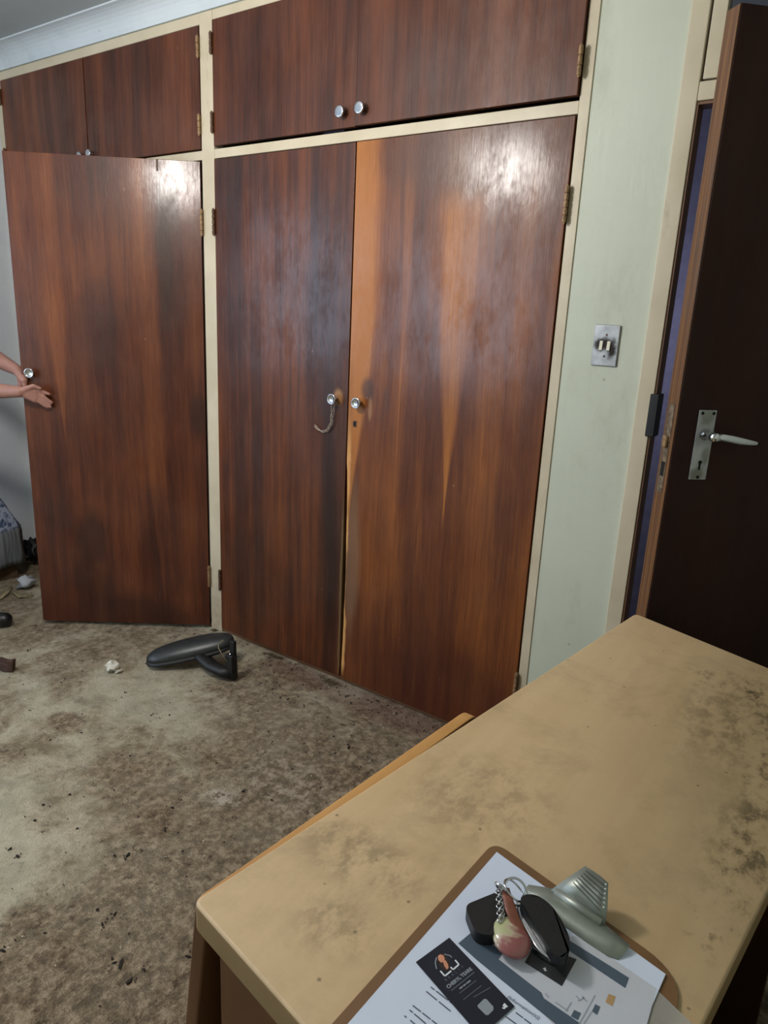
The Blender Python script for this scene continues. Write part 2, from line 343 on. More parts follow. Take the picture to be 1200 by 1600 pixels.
def cloth_mat():
    n = NT('blue_grey_patterned_cloth')
    v = n.noise(26, 3, 0.6, n.map((1, 1, 0.7)), dist=1.5)
    up = n.mix(n.smooth(v, 0.42, 0.58), sr(70, 84, 116), sr(164, 176, 198))
    st = n.noise(1.0, 2, 0.5, n.map((70, 70, 3)))
    lo = n.ramp(st, [(0.35, sr(98, 102, 108)), (0.65, sr(140, 144, 150))])
    n.set(color=n.mix(n.smooth(n.sep()[2], 0.27, 0.30), lo, up), rough=0.9); return n.m
M['cloth'] = cloth_mat()
M['litter'] = simple('dirty_white_paper', sr(214, 210, 196), 0.8, var=0.08, vscale=60)
M['leafbits'] = simple('pale_dead_strips', sr(150, 138, 104), 0.9, var=0.25, vscale=60)
M['dark_bits'] = simple('dark_debris', sr(40, 32, 27), 0.9, var=0.4, vscale=60)
M['fluff'] = simple('grey_dust_fluff', sr(98, 84, 62), 1.0, var=0.3, vscale=90)
M['brownbit'] = simple('brown_wood_chunk', sr(70, 46, 36), 0.7, var=0.3, vscale=50)
def glass_mat():
    n = NT('fanlight_glass'); n.set(color=(0.75, 0.8, 0.8), rough=0.03, trans=1.0, ior=1.45); return n.m
M['glass'] = glass_mat()
def lamp_mat():
    n = NT('lamp_glass'); n.set(color=(1, 1, 1), emis=(1, 0.96, 0.9, 1), estr=8.0); return n.m
M['bulb'] = lamp_mat()

# ------------------------------------------------------------------ mesh helpers
def tag(o, label=None, cat=None, group=None, kind=None):
    if label: o['label'] = label
    if cat: o['category'] = cat
    if group: o['group'] = group
    if kind: o['kind'] = kind
    return o
def empty(name, loc=(0, 0, 0), rz=0.0, parent=None):
    o = bpy.data.objects.new(name, None); COL.objects.link(o); o.location = loc; o.rotation_euler = (0, 0, rz); o.empty_display_size = 0.1
    if parent: o.parent = parent
    return o
def obj(name, bm, mat, parent=None, loc=(0, 0, 0), rot=(0, 0, 0), smooth=False, bevel=0.0, seg=2, sub=0):
    me = bpy.data.meshes.new(name); bmesh.ops.recalc_face_normals(bm, faces=bm.faces[:]); bm.to_mesh(me); bm.free()
    for m in (mat if isinstance(mat, (list, tuple)) else [mat]): me.materials.append(m)
    if smooth:
        for p in me.polygons: p.use_smooth = True
    o = bpy.data.objects.new(name, me); COL.objects.link(o); o.location = loc; o.rotation_euler = rot
    if parent: o.parent = parent
    if bevel:
        b = o.modifiers.new('bevel', 'BEVEL'); b.width = bevel; b.segments = seg; b.limit_method = 'ANGLE'; b.angle_limit = 0.6
        for p in me.polygons: p.use_smooth = True
        e = o.modifiers.new('wn', 'WEIGHTED_NORMAL')
    if sub:
        s = o.modifiers.new('sub', 'SUBSURF'); s.levels = sub; s.render_levels = sub
    return o
def box(bm, x0, x1, y0, y1, z0, z1, mi=0):
    v = [bm.verts.new(c) for c in ((x0, y0, z0), (x1, y0, z0), (x1, y1, z0), (x0, y1, z0), (x0, y0, z1), (x1, y0, z1), (x1, y1, z1), (x0, y1, z1))]
    for q in ((0, 3, 2, 1), (4, 5, 6, 7), (0, 1, 5, 4), (1, 2, 6, 5), (2, 3, 7, 6), (3, 0, 4, 7)):
        f = bm.faces.new([v[i] for i in q]); f.material_index = mi
    return bm
def B(*a): return box(bmesh.new(), *a)
def prism(bm, pts, off, mi=0):
    """pts: 3D polygon, off: extrusion vector"""
    off = Vector(off); a = [bm.verts.new(Vector(p)) for p in pts]; b = [bm.verts.new(Vector(p) + off) for p in pts]
    n = len(pts); fs = [bm.faces.new(a), bm.faces.new(b[::-1])]
    for i in range(n): fs.append(bm.faces.new([a[i], b[i], b[(i + 1) % n], a[(i + 1) % n]]))
    for f in fs: f.material_index = mi
    return bm
def lathe(bm, prof, seg=24, axis='-y', org=(0, 0, 0), mi=0):
    """prof: (radius, height along axis)"""
    org = Vector(org); rings = []
    for r, h in prof:
        ring = []
        for i in range(seg):
            a = 2 * PI * i / seg; c, s = math.cos(a) * r, math.sin(a) * r
            p = {'-y': Vector((c, -h, s)), 'z': Vector((c, s, h)), 'x': Vector((h, c, s))}[axis]
            ring.append(bm.verts.new(org + p))
            if r < 1e-6: break
        rings.append(ring)
    for A, Bq in zip(rings, rings[1:]):
        for i in range(seg):
            j = (i + 1) % seg
            if len(A) == 1 and len(Bq) == 1: continue
            if len(A) == 1: f = bm.faces.new([A[0], Bq[i], Bq[j]])
            elif len(Bq) == 1: f = bm.faces.new([A[i], Bq[0], A[j]])
            else: f = bm.faces.new([A[i], Bq[i], Bq[j], A[j]])
            f.material_index = mi
    if len(rings[0]) > 1: bm.faces.new(rings[0])
    if len(rings[-1]) > 1: bm.faces.new(rings[-1])
    return bm
def tube(bm, pts, rad, seg=8, flat=1.0, up=None, cap=True):
    """rad: number, list or list of (a, b) half sizes"""
    pts = [Vector(p) for p in pts]; n = len(pts); rings = []
    up0 = Vector(up) if up else Vector((0, 0, 1))
    for i, p in enumerate(pts):
        t = (pts[min(i + 1, n - 1)] - pts[max(i - 1, 0)]).normalized()
        u = up0 - t * up0.dot(t)
        if u.length < 1e-3: u = Vector((0, 1, 0)) - t * t.y
        u.normalize(); s = t.cross(u)
        r = rad[i] if isinstance(rad, (list, tuple)) else rad
        a, b = r if isinstance(r, (list, tuple)) else (r, r * flat)
        rings.append([bm.verts.new(p + s * (math.cos(2 * PI * k / seg) * a) + u * (math.sin(2 * PI * k / seg) * b)) for k in range(seg)])
    for A, Bq in zip(rings, rings[1:]):
        for k in range(seg): bm.faces.new([A[k], A[(k + 1) % seg], Bq[(k + 1) % seg], Bq[k]])
    if cap: bm.faces.new(rings[0][::-1]); bm.faces.new(rings[-1])
    return bm
def capsule(bm, a, b, ra, rb, seg=14):
    a, b = Vector(a), Vector(b); d = (b - a); L = d.length; d.normalize(); pts = []; rad = []
    for k in range(5):
        th = PI / 2 * (k / 4.0); pts.append(a - d * (ra * math.cos(th))); rad.append(max(ra * math.sin(th), 0.0006))
    for k in range(1, 5):
        th = PI / 2 * (1 - k / 4.0) ; 
        pts.append(b + d * (rb * math.cos(th))) if k else None; rad.append(max(rb * math.sin(th), 0.0006))
    pts.insert(5, b); rad.insert(5, rb)
    up = (0, 0, 1) if abs(d.z) < 0.9 else (0, 1, 0)
    return tube(bm, pts, rad, seg, up=up)
def remesh(name, bm, mat, voxel, parent=None, smooth=4):
    me = bpy.data.meshes.new('t'); bm.to_mesh(me); bm.free()
    o = bpy.data.objects.new('t', me); COL.objects.link(o)
    r = o.modifiers.new('r', 'REMESH'); r.mode = 'VOXEL'; r.voxel_size = voxel; r.use_smooth_shade = True
    if smooth:
        s = o.modifiers.new('s', 'SMOOTH'); s.iterations = smooth; s.factor = 0.5
    dg = bpy.context.evaluated_depsgraph_get(); e = o.evaluated_get(dg)
    m2 = bpy.data.meshes.new_from_object(e); m2.name = name
    bpy.data.objects.remove(o); m2.materials.clear(); m2.materials.append(mat)
    o = bpy.data.objects.new(name, m2); COL.objects.link(o)
    if parent: o.parent = parent
    return o
def struct(name, bm, mat, label=None, **k):
    return tag(obj(name, bm, mat, **k), label, None, None, 'structure')

# ------------------------------------------------------------------ room shell
XL, XR, YN, ZC = -3.95, 0.46, -3.6, 2.62
def floor_mesh():
    bm = bmesh.new(); nx, ny = 220, 180; vs = []
    x0, x1, y0, y1 = XL - 0.05, XR + 0.05, YN - 0.05, 0.62
    for j in range(ny + 1):
        row = []
        for i in range(nx + 1):
            x = x0 + (x1 - x0) * i / nx; y = y0 + (y1 - y0) * j / ny
            h = 0.004 * mnoise.fractal(Vector((x * 5, y * 5, 0)), 1.0, 2.0, 4) - 0.003
            row.append(bm.verts.new((x, y, min(h, 0.0))))
        vs.append(row)
    for j in range(ny):
        for i in range(nx): bm.faces.new([vs[j][i], vs[j][i + 1], vs[j + 1][i + 1], vs[j + 1][i]])
    return bm
struct('floor', floor_mesh(), M['carpet'], 'soiled beige carpet with brown dirt patches', smooth=True)
struct('ceiling', B(XL - 0.1, XR + 0.1, YN - 0.1, 0.7, ZC, ZC + 0.08), M['ceil'], 'plain grey ceiling')
bm = B(XL - 0.1, XL, -1.75, 0.7, 0, ZC); box(bm, XL - 0.1, XL, YN, -2.95, 0, ZC); box(bm, XL - 0.1, XL, -2.95, -1.75, 0, 1.02); box(bm, XL - 0.1, XL, -2.95, -1.75, 2.22, ZC)
struct('wall_left', bm, M['wall_l'], 'pale blue white wall at left of wardrobe')
struct('wall_right', B(XR, XR + 0.1, YN, 1.5, 0, ZC), M['wall'], 'pale wall at the right')
# far wall: pier with the switch, piece above the wardrobe, pieces around the doorway
bm = B(-0.838, -0.60, 0.004, 0.12, 0, ZC)
box(bm, XL, -0.838, 0.004, 0.12, 2.535, ZC); box(bm, -0.60, XR, 0.004, 0.12, 2.50, ZC); box(bm, 0.26, XR, 0.004, 0.12, 0, 2.50)
box(bm, XL, -0.838, 0.6, 0.7, 0, ZC)
struct('wall_far', bm, M['wall'], 'pale green cream wall between wardrobe and doorway')
# near wall behind the camera; its opening and window are added for fill light
bm = B(XL, -3.9, YN - 0.1, YN, 0, ZC); box(bm, -2.5, XR, YN - 0.1, YN, 0, ZC); box(bm, -3.9, -2.5, YN - 0.1, YN, 0, 0.9); box(bm, -3.9, -2.5, YN - 0.1, YN, 2.2, ZC)
struct('wall_near', bm, M['wall'], 'pale wall behind the viewpoint')
wn = empty('fill_window', (-3.2, YN - 0.05, 0.9)); tag(wn, 'added window for fill light in the wall behind the viewpoint', None, None, 'structure')
bm = B(-0.7, -0.65, -0.03, 0.03, 0, 1.3); box(bm, 0.65, 0.7, -0.03, 0.03, 0, 1.3); box(bm, -0.65, 0.65, -0.03, 0.03, 0, 0.05); box(bm, -0.65, 0.65, -0.03, 0.03, 1.25, 1.3); box(bm, -0.02, 0.02, -0.03, 0.03, 0.05, 1.25)
obj('window_frame', bm, M['cream'], wn)
obj('pane', B(-0.65, -0.02, -0.004, 0.0, 0.05, 1.25), M['glass'], wn); obj('pane', B(0.02, 0.65, -0.004, 0.0, 0.05, 1.25), M['glass'], wn)
wn = empty('window_3', (XL - 0.05, -2.35, 1.02)); tag(wn, 'window in the left wall outside the picture', None, None, 'structure')
bm = B(-0.03, 0.03, -0.6, -0.55, 0, 1.2); box(bm, -0.03, 0.03, 0.55, 0.6, 0, 1.2); box(bm, -0.03, 0.03, -0.55, 0.55, 0, 0.05); box(bm, -0.03, 0.03, -0.55, 0.55, 1.15, 1.2); box(bm, -0.03, 0.03, -0.02, 0.02, 0.05, 1.15)
obj('window_frame', bm, M['cream'], wn)
obj('pane', B(-0.004, 0.0, -0.55, -0.02, 0.05, 1.15), M['glass'], wn); obj('pane', B(-0.004, 0.0, 0.02, 0.55, 0.05, 1.15), M['glass'], wn)
# corridor behind the doorway
bm = B(-1.9, -1.8, 0.12, 1.5, 0, 2.5); box(bm, -1.9, XR, 1.4, 1.5, 0, 2.5)
struct('wall_corridor', bm, M['corr'], 'dim bluish corridor wall beyond the door')
struct('floor_corridor', B(-1.9, XR, 0.621, 1.5, -0.02, -0.003), M['carpet'], 'corridor floor beyond the door')
struct('ceiling_corridor', B(-1.9, XR + 0.1, 0.12, 1.5, 2.5, 2.56), M['ceil'], 'corridor ceiling beyond the door')
# cornice: cove profile run along the far and left walls
prof = [(0, 2.535), (-0.004, 2.535)] + [(-0.004 - 0.082 * (1 - math.cos(t * PI / 16)), 2.535 + 0.080 * math.sin(t * PI / 16)) for t in range(1, 9)] + [(-0.088, 2.62), (0, 2.62)]
bm = bmesh.new(); prism(bm, [(XL, y, z) for y, z in prof], (XR - XL, 0, 0))
struct('trim_1', bm, M['cornice'], 'white coved cornice above the wardrobe')
bm = bmesh.new(); prism(bm, [(XL - y, YN, z) for y, z in prof], (0, -YN, 0))
struct('trim_2', bm, M['cornice'], 'white coved cornice on the left wall')

# ------------------------------------------------------------------ wardrobe
ZT = 2.02
ward = empty('wardrobe', (0, 0, 0)); tag(ward, 'built-in dark mahogany veneer wardrobe with cream frame and overhead cupboards', 'wardrobe')
def part(name, bm, mat, parent=ward, **k): return obj(name, bm, mat, parent, **k)
for x0, x1 in ((-3.95, -3.905), (-2.427, -2.355), (-0.870, -0.838)):
    part('frame_post', B(x0, x1, 0.0, 0.05, 0.0, 2.533), M['cream'], bevel=0.002)
part('top_rail', B(-3.905, -2.427, 0.001, 0.05, 2.495, 2.533), M['cream'], bevel=0.002)
part('top_rail', B(-2.355, -0.870, 0.001, 0.05, 2.500, 2.533), M['cream'], bevel=0.002)
part('middle_rail', B(-3.905, -2.427, 0.001, 0.05, 2.024, 2.058), M['cream'], bevel=0.002)
part('middle_rail', B(-2.355, -0.870, 0.001, 0.05, 2.024, 2.058), M['cream'], bevel=0.002)
part('threshold', B(-3.905, -2.427, 0.012, 0.05, 0.0, 0.016), M['jamb']); part('threshold', B(-2.355, -0.870, 0.012, 0.05, 0.0, 0.016), M['jamb'])
bm = B(-2.40, -2.38, 0.05, 0.58, 0, 2.5); box(bm, -3.95, -3.93, 0.05, 0.58, 0, 2.5); box(bm, -0.86, -0.838, 0.05, 0.58, 0, 2.5); box(bm, -3.95, -0.838, 0.58, 0.6, 0, 2.5)
box(bm, -3.93, -0.86, 0.05, 0.58, 2.03, 2.05); box(bm, -3.95, -0.838, 0.05, 0.6, 2.5, 2.52)
part('carcass', bm, M['inner'])
part('shelf', B(-3.93, -2.40, 0.08, 0.58, 1.45, 1.468), M['inner'])

def knob(parent, x, z, y=-0.001, r=0.0195, dish=True):
    bm = bmesh.new()
    if dish: prof = [(0.010, 0), (0.008, 0.006), (0.008, 0.012), (0.013, 0.017), (r, 0.022), (r + 0.001, 0.026), (r - 0.001, 0.028), (r - 0.003, 0.0275), (r * 0.6, 0.0245), (r * 0.25, 0.0235), (0, 0.0235)]
    else: prof = [(0.010, 0), (0.008, 0.005), (0.008, 0.013), (r * 0.95, 0.018), (r, 0.020), (r, 0.023), (r * 0.93, 0.0248), (r * 0.85, 0.0252), (r * 0.4, 0.0254), (0, 0.0254)]
    lathe(bm, prof, 28)
    return obj('knob', bm, M['chrome'], parent, (x, y, z), smooth=True)
def hinge(parent, x, z, h, mat=None, y=-0.007, leaf=0):
    bm = bmesh.new(); n = 5 if h > 0.08 else 3; r = 0.0062
    for k in range(n):
        a = h * k / n + 0.0012; b = h * (k + 1) / n - 0.0012
        lathe(bm, [(r * 0.8, a), (r, a + 0.001), (r, b - 0.001), (r * 0.8, b)], 12, 'z')
    lathe(bm, [(0.003, -0.003), (0.0035, 0.0), (0.0035, h), (0.003, h + 0.003)], 10, 'z')
    box(bm, -0.0012, 0.0012, 0.003, 0.012, 0.001, h - 0.001)
    return obj('hinge', bm, mat or M['brass'], parent, (x, y, z - h / 2), smooth=False)
# door leaf: local x along width from its left edge, y thickness (front face at y = 0), z up
def leaf(name, wd, z0, z1, mat, loc, rz=0, label=None, notch=None, bevel=0.0015, wavy=0.0):
    bm = bmesh.new()
    if notch:
        zs = [z0] + [z0 + (z1 - z0) * k / 60 for k in range(1, 60)] + [z1]
        pts = [(wd, 0, z0), (wd, 0, z1)] + [(notch(z), 0, z) for z in reversed(zs)]
        prism(bm, pts, (0, 0.019, 0))
    else: box(bm, 0, wd, 0, 0.019, z0, z1)
    o = obj(name, bm, mat, ward, loc, (0, 0, rz), bevel=bevel)
    if label: o['label'] = label
    return o
# overhead cupboards
UB, UT = 2.064, 2.492
u1 = leaf('cupboard_door', 0.706, UB, UT, M['v_up'](1), (-3.902, -0.004, 0)); u2 = leaf('cupboard_door', 0.758, UB, UT, M['v_up'](2), (-3.190, -0.002, 0))
u3 = leaf('cupboard_door', 0.700, UB + 0.004, UT + 0.006, M['v_up'](3), (-2.352, -0.004, 0)); u4 = leaf('cupboard_door', 0.773, UB + 0.004, UT + 0.006, M['v_up'](4), (-1.646, -0.012, 0))
knob(u1, 0.672, 2.098, dish=False, r=0.0165); knob(u2, 0.030, 2.103, dish=False, r=0.0165); knob(u3, 0.648, 2.114, dish=False, r=0.019); knob(u4, 0.032, 2.114, dish=False, r=0.019)
for z in (2.15, 2.42):
    hinge(u2, 0.760, z, 0.073); hinge(u3, -0.001, z, 0.073, M['rust']); hinge(u4, 0.774, z, 0.075); hinge(u1, -0.001, z, 0.073, M['rust'])
# lower leaves
l1 = leaf('wardrobe_door', 0.708, 0.02, ZT, M['v_hid'], (-3.902, -0.002, 0), label='closed veneer leaf behind the open one')
knob(l1, 0.66, 1.155)
l3 = leaf('wardrobe_door', 0.705, 0.022, ZT, M['v_ml'], (-2.352, -0.004, 0), label='closed middle leaf of dark brown veneer with wire on its knob')
def notch(z):
    t = max(0.0, 1 - abs(z - 0.46) / 0.46) ** 0.45 if 0.0 < z < 0.92 else 0
    return 0.008 * t + 0.0028 * mnoise.noise(Vector((z * 17, 3, 0))) * t + (0.004 if z < 0.92 else 0) * t
l4 = leaf('wardrobe_door', 0.767, 0.022, ZT, M['v_mr'], (-1.6405, -0.006, 0), notch=notch, label='closed right leaf of orange brown veneer with chipped edge')
knob(l3, 0.649, 1.153); knob(l4, 0.053, 1.151)
# lock recess under the right knob
bm = B(-0.009, 0.009, -0.0012, 0.001, -0.012, 0.012); lk = obj('lock_plate', bm, M['rust'], l4, (0.033, 0, 1.071))
bm = B(-0.0045, 0.0045, -0.002, -0.0011, -0.008, 0.008); bm2 = obj('keyhole', bm, M['black_hole'], l4, (0.033, 0, 1.071))
for z in (1.79, 0.262): hinge(l3, -0.001, z, 0.098, M['rust']); hinge(l4, 0.7685, z, 0.098)
for z in (1.79, 0.9, 0.262): hinge(l1, -0.001, z, 0.098, M['rust'])
# dark gap strip seen through the chipped edge is the real inside. The open leaf:
HX, HY = -2.4315, -0.006
ang = math.atan2(0.472, 0.612)
wl = 0.773
# local origin at the free edge, so that x runs towards the hinge like the other leaves
o0 = Vector((HX - wl * math.cos(ang), HY - wl * math.sin(ang), 0))
l2 = leaf('wardrobe_door', wl, 0.014, 2.018, M['v_l'], o0, ang, label='open left leaf of red brown veneer swung into the room')
knob(l2, 0.043, 1.159)
hinge(l2, wl + 0.002, 1.79, 0.098); hinge(l2, wl + 0.002, 0.262, 0.098)
# a small black bolt and splinter at the top corner
obj('bolt', B(0.60, 0.606, -0.002, 0.0, 1.975, 2.018), M['rust'], l2)

# wire hanging from the middle knob
k = Vector((-1.703, -0.022, 1.148))
def wire(pts): 
    return [Vector(p) for p in pts]
bm = bmesh.new()
def loopy(p0, seedv, out):
    pts = []
    for i in range(30):
        t = i / 29
        if t < 0.7:
            s = t / 0.7; x = -0.002 - 0.010 * s - 0.022 * max(0, s - 0.7) ** 1.3 * 4; z = -0.012 - 0.105 * s
        else:
            s = (t - 0.7) / 0.3; x = -0.0303 - 0.06 * s; z = -0.117 - 0.012 * math.sin(s * PI) + 0.012 * s
        pts.append(p0 + Vector((x + 0.004 * math.sin(9 * t + seedv), out + 0.003 * math.sin(7 * t + seedv), z + 0.003 * math.cos(11 * t + seedv))))
    return pts
for sdv in (0.0, 1.8, 3.9): tube(bm, loopy(k, sdv, 0.008 - 0.001 * sdv), 0.0012, 6)
ring = [k + Vector((0.0095 * math.cos(a), 0.010, 0.0095 * math.sin(a))) for a in [i * 2 * PI / 20 for i in range(22)]]
tube(bm, ring, 0.0012, 6)
tag(obj('wire', bm, M['wire'], smooth=True), 'thin twisted wire hanging from the knob of the middle wardrobe leaf', 'wire')

# ------------------------------------------------------------------ doorway, fanlight and open room door
d1 = empty('door_1', (0, 0, 0)); tag(d1, 'dark brown room door standing open with lever handle and cream frame', None, None, 'structure')
bm = B(-0.60, -0.554, -0.008, 0.045, 0, 2.50); box(bm, 0.215, 0.262, -0.008, 0.045, 0, 2.50); box(bm, -0.554, 0.215, -0.008, 0.045, 2.018, 2.062); box(bm, -0.554, 0.215, -0.008, 0.045, 2.47, 2.50)
obj('door_frame', bm, M['cream'], d1, bevel=0.003)
bm = B(-0.554, -0.549, -0.004, 0.046, 0, 2.017); box(bm, -0.549, 0.21, -0.004, 0.046, 2.010, 2.017); box(bm, 0.21, 0.215, -0.004, 0.046, 0, 2.017)
obj('door_rebate', bm, M['jamb'], d1, bevel=0.001)
bm = B(-0.5635, -0.538, -0.0125, 0.036, 1.165, 1.285); obj('strike_box', bm, M['blackplastic'], d1, bevel=0.003).__setitem__('label', 'black strike box on the door frame')
w_free = Vector((-0.3553, -0.5600, 0)); hng = Vector((0.2, 0.0, 0)); dv = (hng - w_free); DW = dv.length; a_d = math.atan2(dv.y, dv.x)
# leaf local: x from the free edge to the hinge, y = 0 the face towards the camera
TH = 0.042
bm = B(0.0015, DW, 0, TH, 0.012, 2.02)
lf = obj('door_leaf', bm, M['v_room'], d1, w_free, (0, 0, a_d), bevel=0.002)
bm = B(-0.001, 0.0015, 0.0015, TH - 0.0015, 0.013, 2.019); obj('edge_lipping', bm, M['edge_wood'], lf, bevel=0.0008)['label'] = 'orange timber edge of the leaf'
# forend of the mortice lock in the edge
bm = B(-0.0022, -0.0009, 0.011, 0.031, 1.130, 1.315)
obj('lock_forend', bm, M['forend'], lf); 
bm = B(-0.010, -0.002, 0.014, 0.028, 1.225, 1.250); obj('latch', bm, M['brass'], lf, bevel=0.003)
bm = B(-0.003, -0.002, 0.015, 0.027, 1.165, 1.195); obj('deadbolt', bm, M['black_hole'], lf)
# lever plate (centre at local x .066)
pl = obj('lever_plate', B(-0.0195, 0.0195, -0.003, 0.0, -0.0725, 0.0725), M['lockplate'], lf, (0.0655, 0, 1.2345), bevel=0.0012); pl['label'] = 'worn pale metal plate'
bm = bmesh.new()
for (sx, sz) in ((-0.012, 0.066), (0.013, 0.066), (0.0, -0.067)): lathe(bm, [(0.0034, 0), (0.0034, 0.0008), (0, 0.001)], 12, '-y', (0.0655 + sx, -0.003, 1.2345 + sz))
obj('screw', bm, M['black_hole'], lf)
bm = bmesh.new(); lathe(bm, [(0.0042, 0), (0.0042, 0.0005), (0, 0.0006)], 14, '-y', (0.0655, -0.003, 1.199)); box(bm, 0.0655 - 0.0022, 0.0655 + 0.0022, -0.0036, -0.003, 1.183, 1.199)
obj('keyhole', bm, M['black_hole'], lf)
bm = bmesh.new()
lathe(bm, [(0.0115, 0.0), (0.0115, 0.003), (0.0085, 0.006), (0.0085, 0.024), (0.0105, 0.028), (0.0105, 0.040), (0.006, 0.044), (0, 0.045)], 20, '-y', (0.0655, -0.003, 1.257))
tube(bm, [(0.063 + 0.012 * 0, -0.037, 1.257), (0.080, -0.039, 1.2565), (0.10, -0.040, 1.254), (0.12, -0.040, 1.251), (0.142, -0.038, 1.248), (0.160, -0.036, 1.246), (0.170, -0.034, 1.2455)],
     [(0.009, 0.009), (0.0085, 0.0095), (0.007, 0.0095), (0.006, 0.0088), (0.005, 0.0072), (0.004, 0.0055), (0.002, 0.003)], 14)
obj('lever', bm, M['chrome'], lf, smooth=True)
for z in (0.25, 1.75):
    bm = bmesh.new(); lathe(bm, [(0.007, 0), (0.007, 0.1)], 12, 'z', (DW + 0.006, 0.044, z)); obj('hinge', bm, M['rust'], lf)

w1 = empty('window_1', (0, 0, 0)); tag(w1, 'cream framed fanlight above the doorway with dark glass', None, None, 'structure')
bm = B(-0.549, -0.514, -0.004, 0.035, 2.067, 2.465); box(bm, 0.175, 0.21, -0.004, 0.035, 2.067, 2.465); box(bm, -0.514, 0.175, -0.004, 0.035, 2.067, 2.100); box(bm, -0.514, 0.175, -0.004, 0.035, 2.43, 2.465)
obj('window_frame', bm, M['cream'], w1, bevel=0.002)
obj('pane', B(-0.514, 0.175, 0.014, 0.018, 2.1, 2.43), M['glass'], w1)

# switch on the pier
sw = empty('light_switch', (-0.711, 0.004, 1.407)); tag(sw, 'double metal light switch with scorched centre on the pale wall', 'switch')
obj('back_plate', B(-0.0375, 0.0375, -0.006, 0.0, -0.058, 0.058), M['switch'], sw, bevel=0.0035)
for dx in (-0.0125, 0.0095):
    bm = bmesh.new(); prism(bm, [(dx - 0.0048, -0.0058, -0.013), (dx - 0.0048, -0.0105, -0.013), (dx - 0.0048, -0.0078, 0.013), (dx - 0.0048, -0.0058, 0.013)], (0.0096, 0, 0)); obj('rocker', bm, M['rocker'], sw, bevel=0.0008)
for dz in (0.030, -0.030):
    bm = bmesh.new(); lathe(bm, [(0.0032, 0), (0.003, 0.0008), (0, 0.001)], 12, '-y', (0.0, -0.006, dz)); obj('screw', bm, M['rust'], sw)

# ------------------------------------------------------------------ desk
DZ = 0.865; TT = 0.034
c0, c1, c2, c3 = at(300, 1408, 2, DZ), at(993, 958, 2, DZ), at(1200, 1043, 2, DZ), at(470, 1600, 2, DZ)
r1, r2 = at(1200, 1395, 2, DZ), at(1100, 1600, 2, DZ)
def isect(p, d, q, e):
    t = ((q.x - p.x) * e.y - (q.y - p.y) * e.x) / (d.x * e.y - d.y * e.x); return p + d * t
farR = isect(c1, c2 - c1, r1, r1 - r2); nearR = isect(c0, c3 - c0, r2, r1 - r2)
# side panels sit just inside the top
desk = empty('desk', (0, 0, 0)); tag(desk, 'beech laminate desk with dusty stained top in the right foreground', 'desk')
def rounded(poly, r, seg=6):
    out = []; n = len(poly)
    for i in range(n):
        p, a, b = Vector(poly[i]), Vector(poly[i - 1]), Vector(poly[(i + 1) % n]); rr = r[i] if isinstance(r, (list, tuple)) else r
        u = (a - p).normalized(); v = (b - p).normalized(); A, Bq = p + u * rr, p + v * rr
        for k in range(seg + 1):
            t = k / seg; out.append(A * (1 - t) ** 2 + p * (2 * t * (1 - t)) + Bq * t * t)
    return out
top = rounded([Vector((p.x, p.y, DZ - TT)) for p in (c0, nearR, farR, c1)], [0.012, 0.02, 0.02, 0.016])
bm = bmesh.new(); prism(bm, top, (0, 0, TT))
for f in bm.faces:
    f.normal_update()
bm.normal_update()
for f in bm.faces: f.material_index = 0 if abs(f.normal.z) > 0.7 else 1
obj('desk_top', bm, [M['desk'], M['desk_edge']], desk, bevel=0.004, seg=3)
cen = (c0 + nearR + farR + c1) / 4
def inset(p, dx, dy, z): 
    u = (c1 - c0).normalized(); s = Vector((u.y, -u.x, 0)); return Vector((p.x, p.y, 0)) + s * dx + u * dy + Vector((0, 0, z))
zb = DZ - TT
bm = bmesh.new(); a, b = inset(c0, 0.012, 0.025, 0), inset(nearR, -0.03, 0.05, 0)
u = (c1 - c0).normalized()
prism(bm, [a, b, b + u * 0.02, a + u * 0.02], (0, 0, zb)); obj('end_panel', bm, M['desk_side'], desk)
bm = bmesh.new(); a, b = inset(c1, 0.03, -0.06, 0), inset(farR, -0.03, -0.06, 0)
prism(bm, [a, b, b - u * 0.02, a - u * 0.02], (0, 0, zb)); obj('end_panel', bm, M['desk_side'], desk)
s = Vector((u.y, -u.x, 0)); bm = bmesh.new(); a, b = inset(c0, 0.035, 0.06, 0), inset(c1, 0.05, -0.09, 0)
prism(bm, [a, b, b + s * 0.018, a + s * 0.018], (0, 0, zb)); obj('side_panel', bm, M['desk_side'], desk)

# leaning board beyond the desk's left edge
tz = 0.835
pf, pN = at(733, 1105, 2, tz), at(305, 1403.5, 2, tz)
dirb = (pN - pf).normalized()
perp = Vector((-dirb.y, dirb.x, 0)); 
if perp.x < 0: perp = -perp
lean = 0.145 * tz
bm = bmesh.new(); th = 0.022
down = (-perp * lean) + Vector((0, 0, -tz + 0.002))
pts = rounded([pf, pN, pN + down, pf + down], [0.03, 0.012, 0.01, 0.01])
prism(bm, pts, perp * th)
bm.normal_update()
for f in bm.faces:
    if abs(f.normal.z) < 0.5: f.material_index = 1
tag(obj('wooden_board', bm, [M['board'], M['desk_side']], bevel=0.003), 'orange wood board leaning against the left side of the desk', 'board')

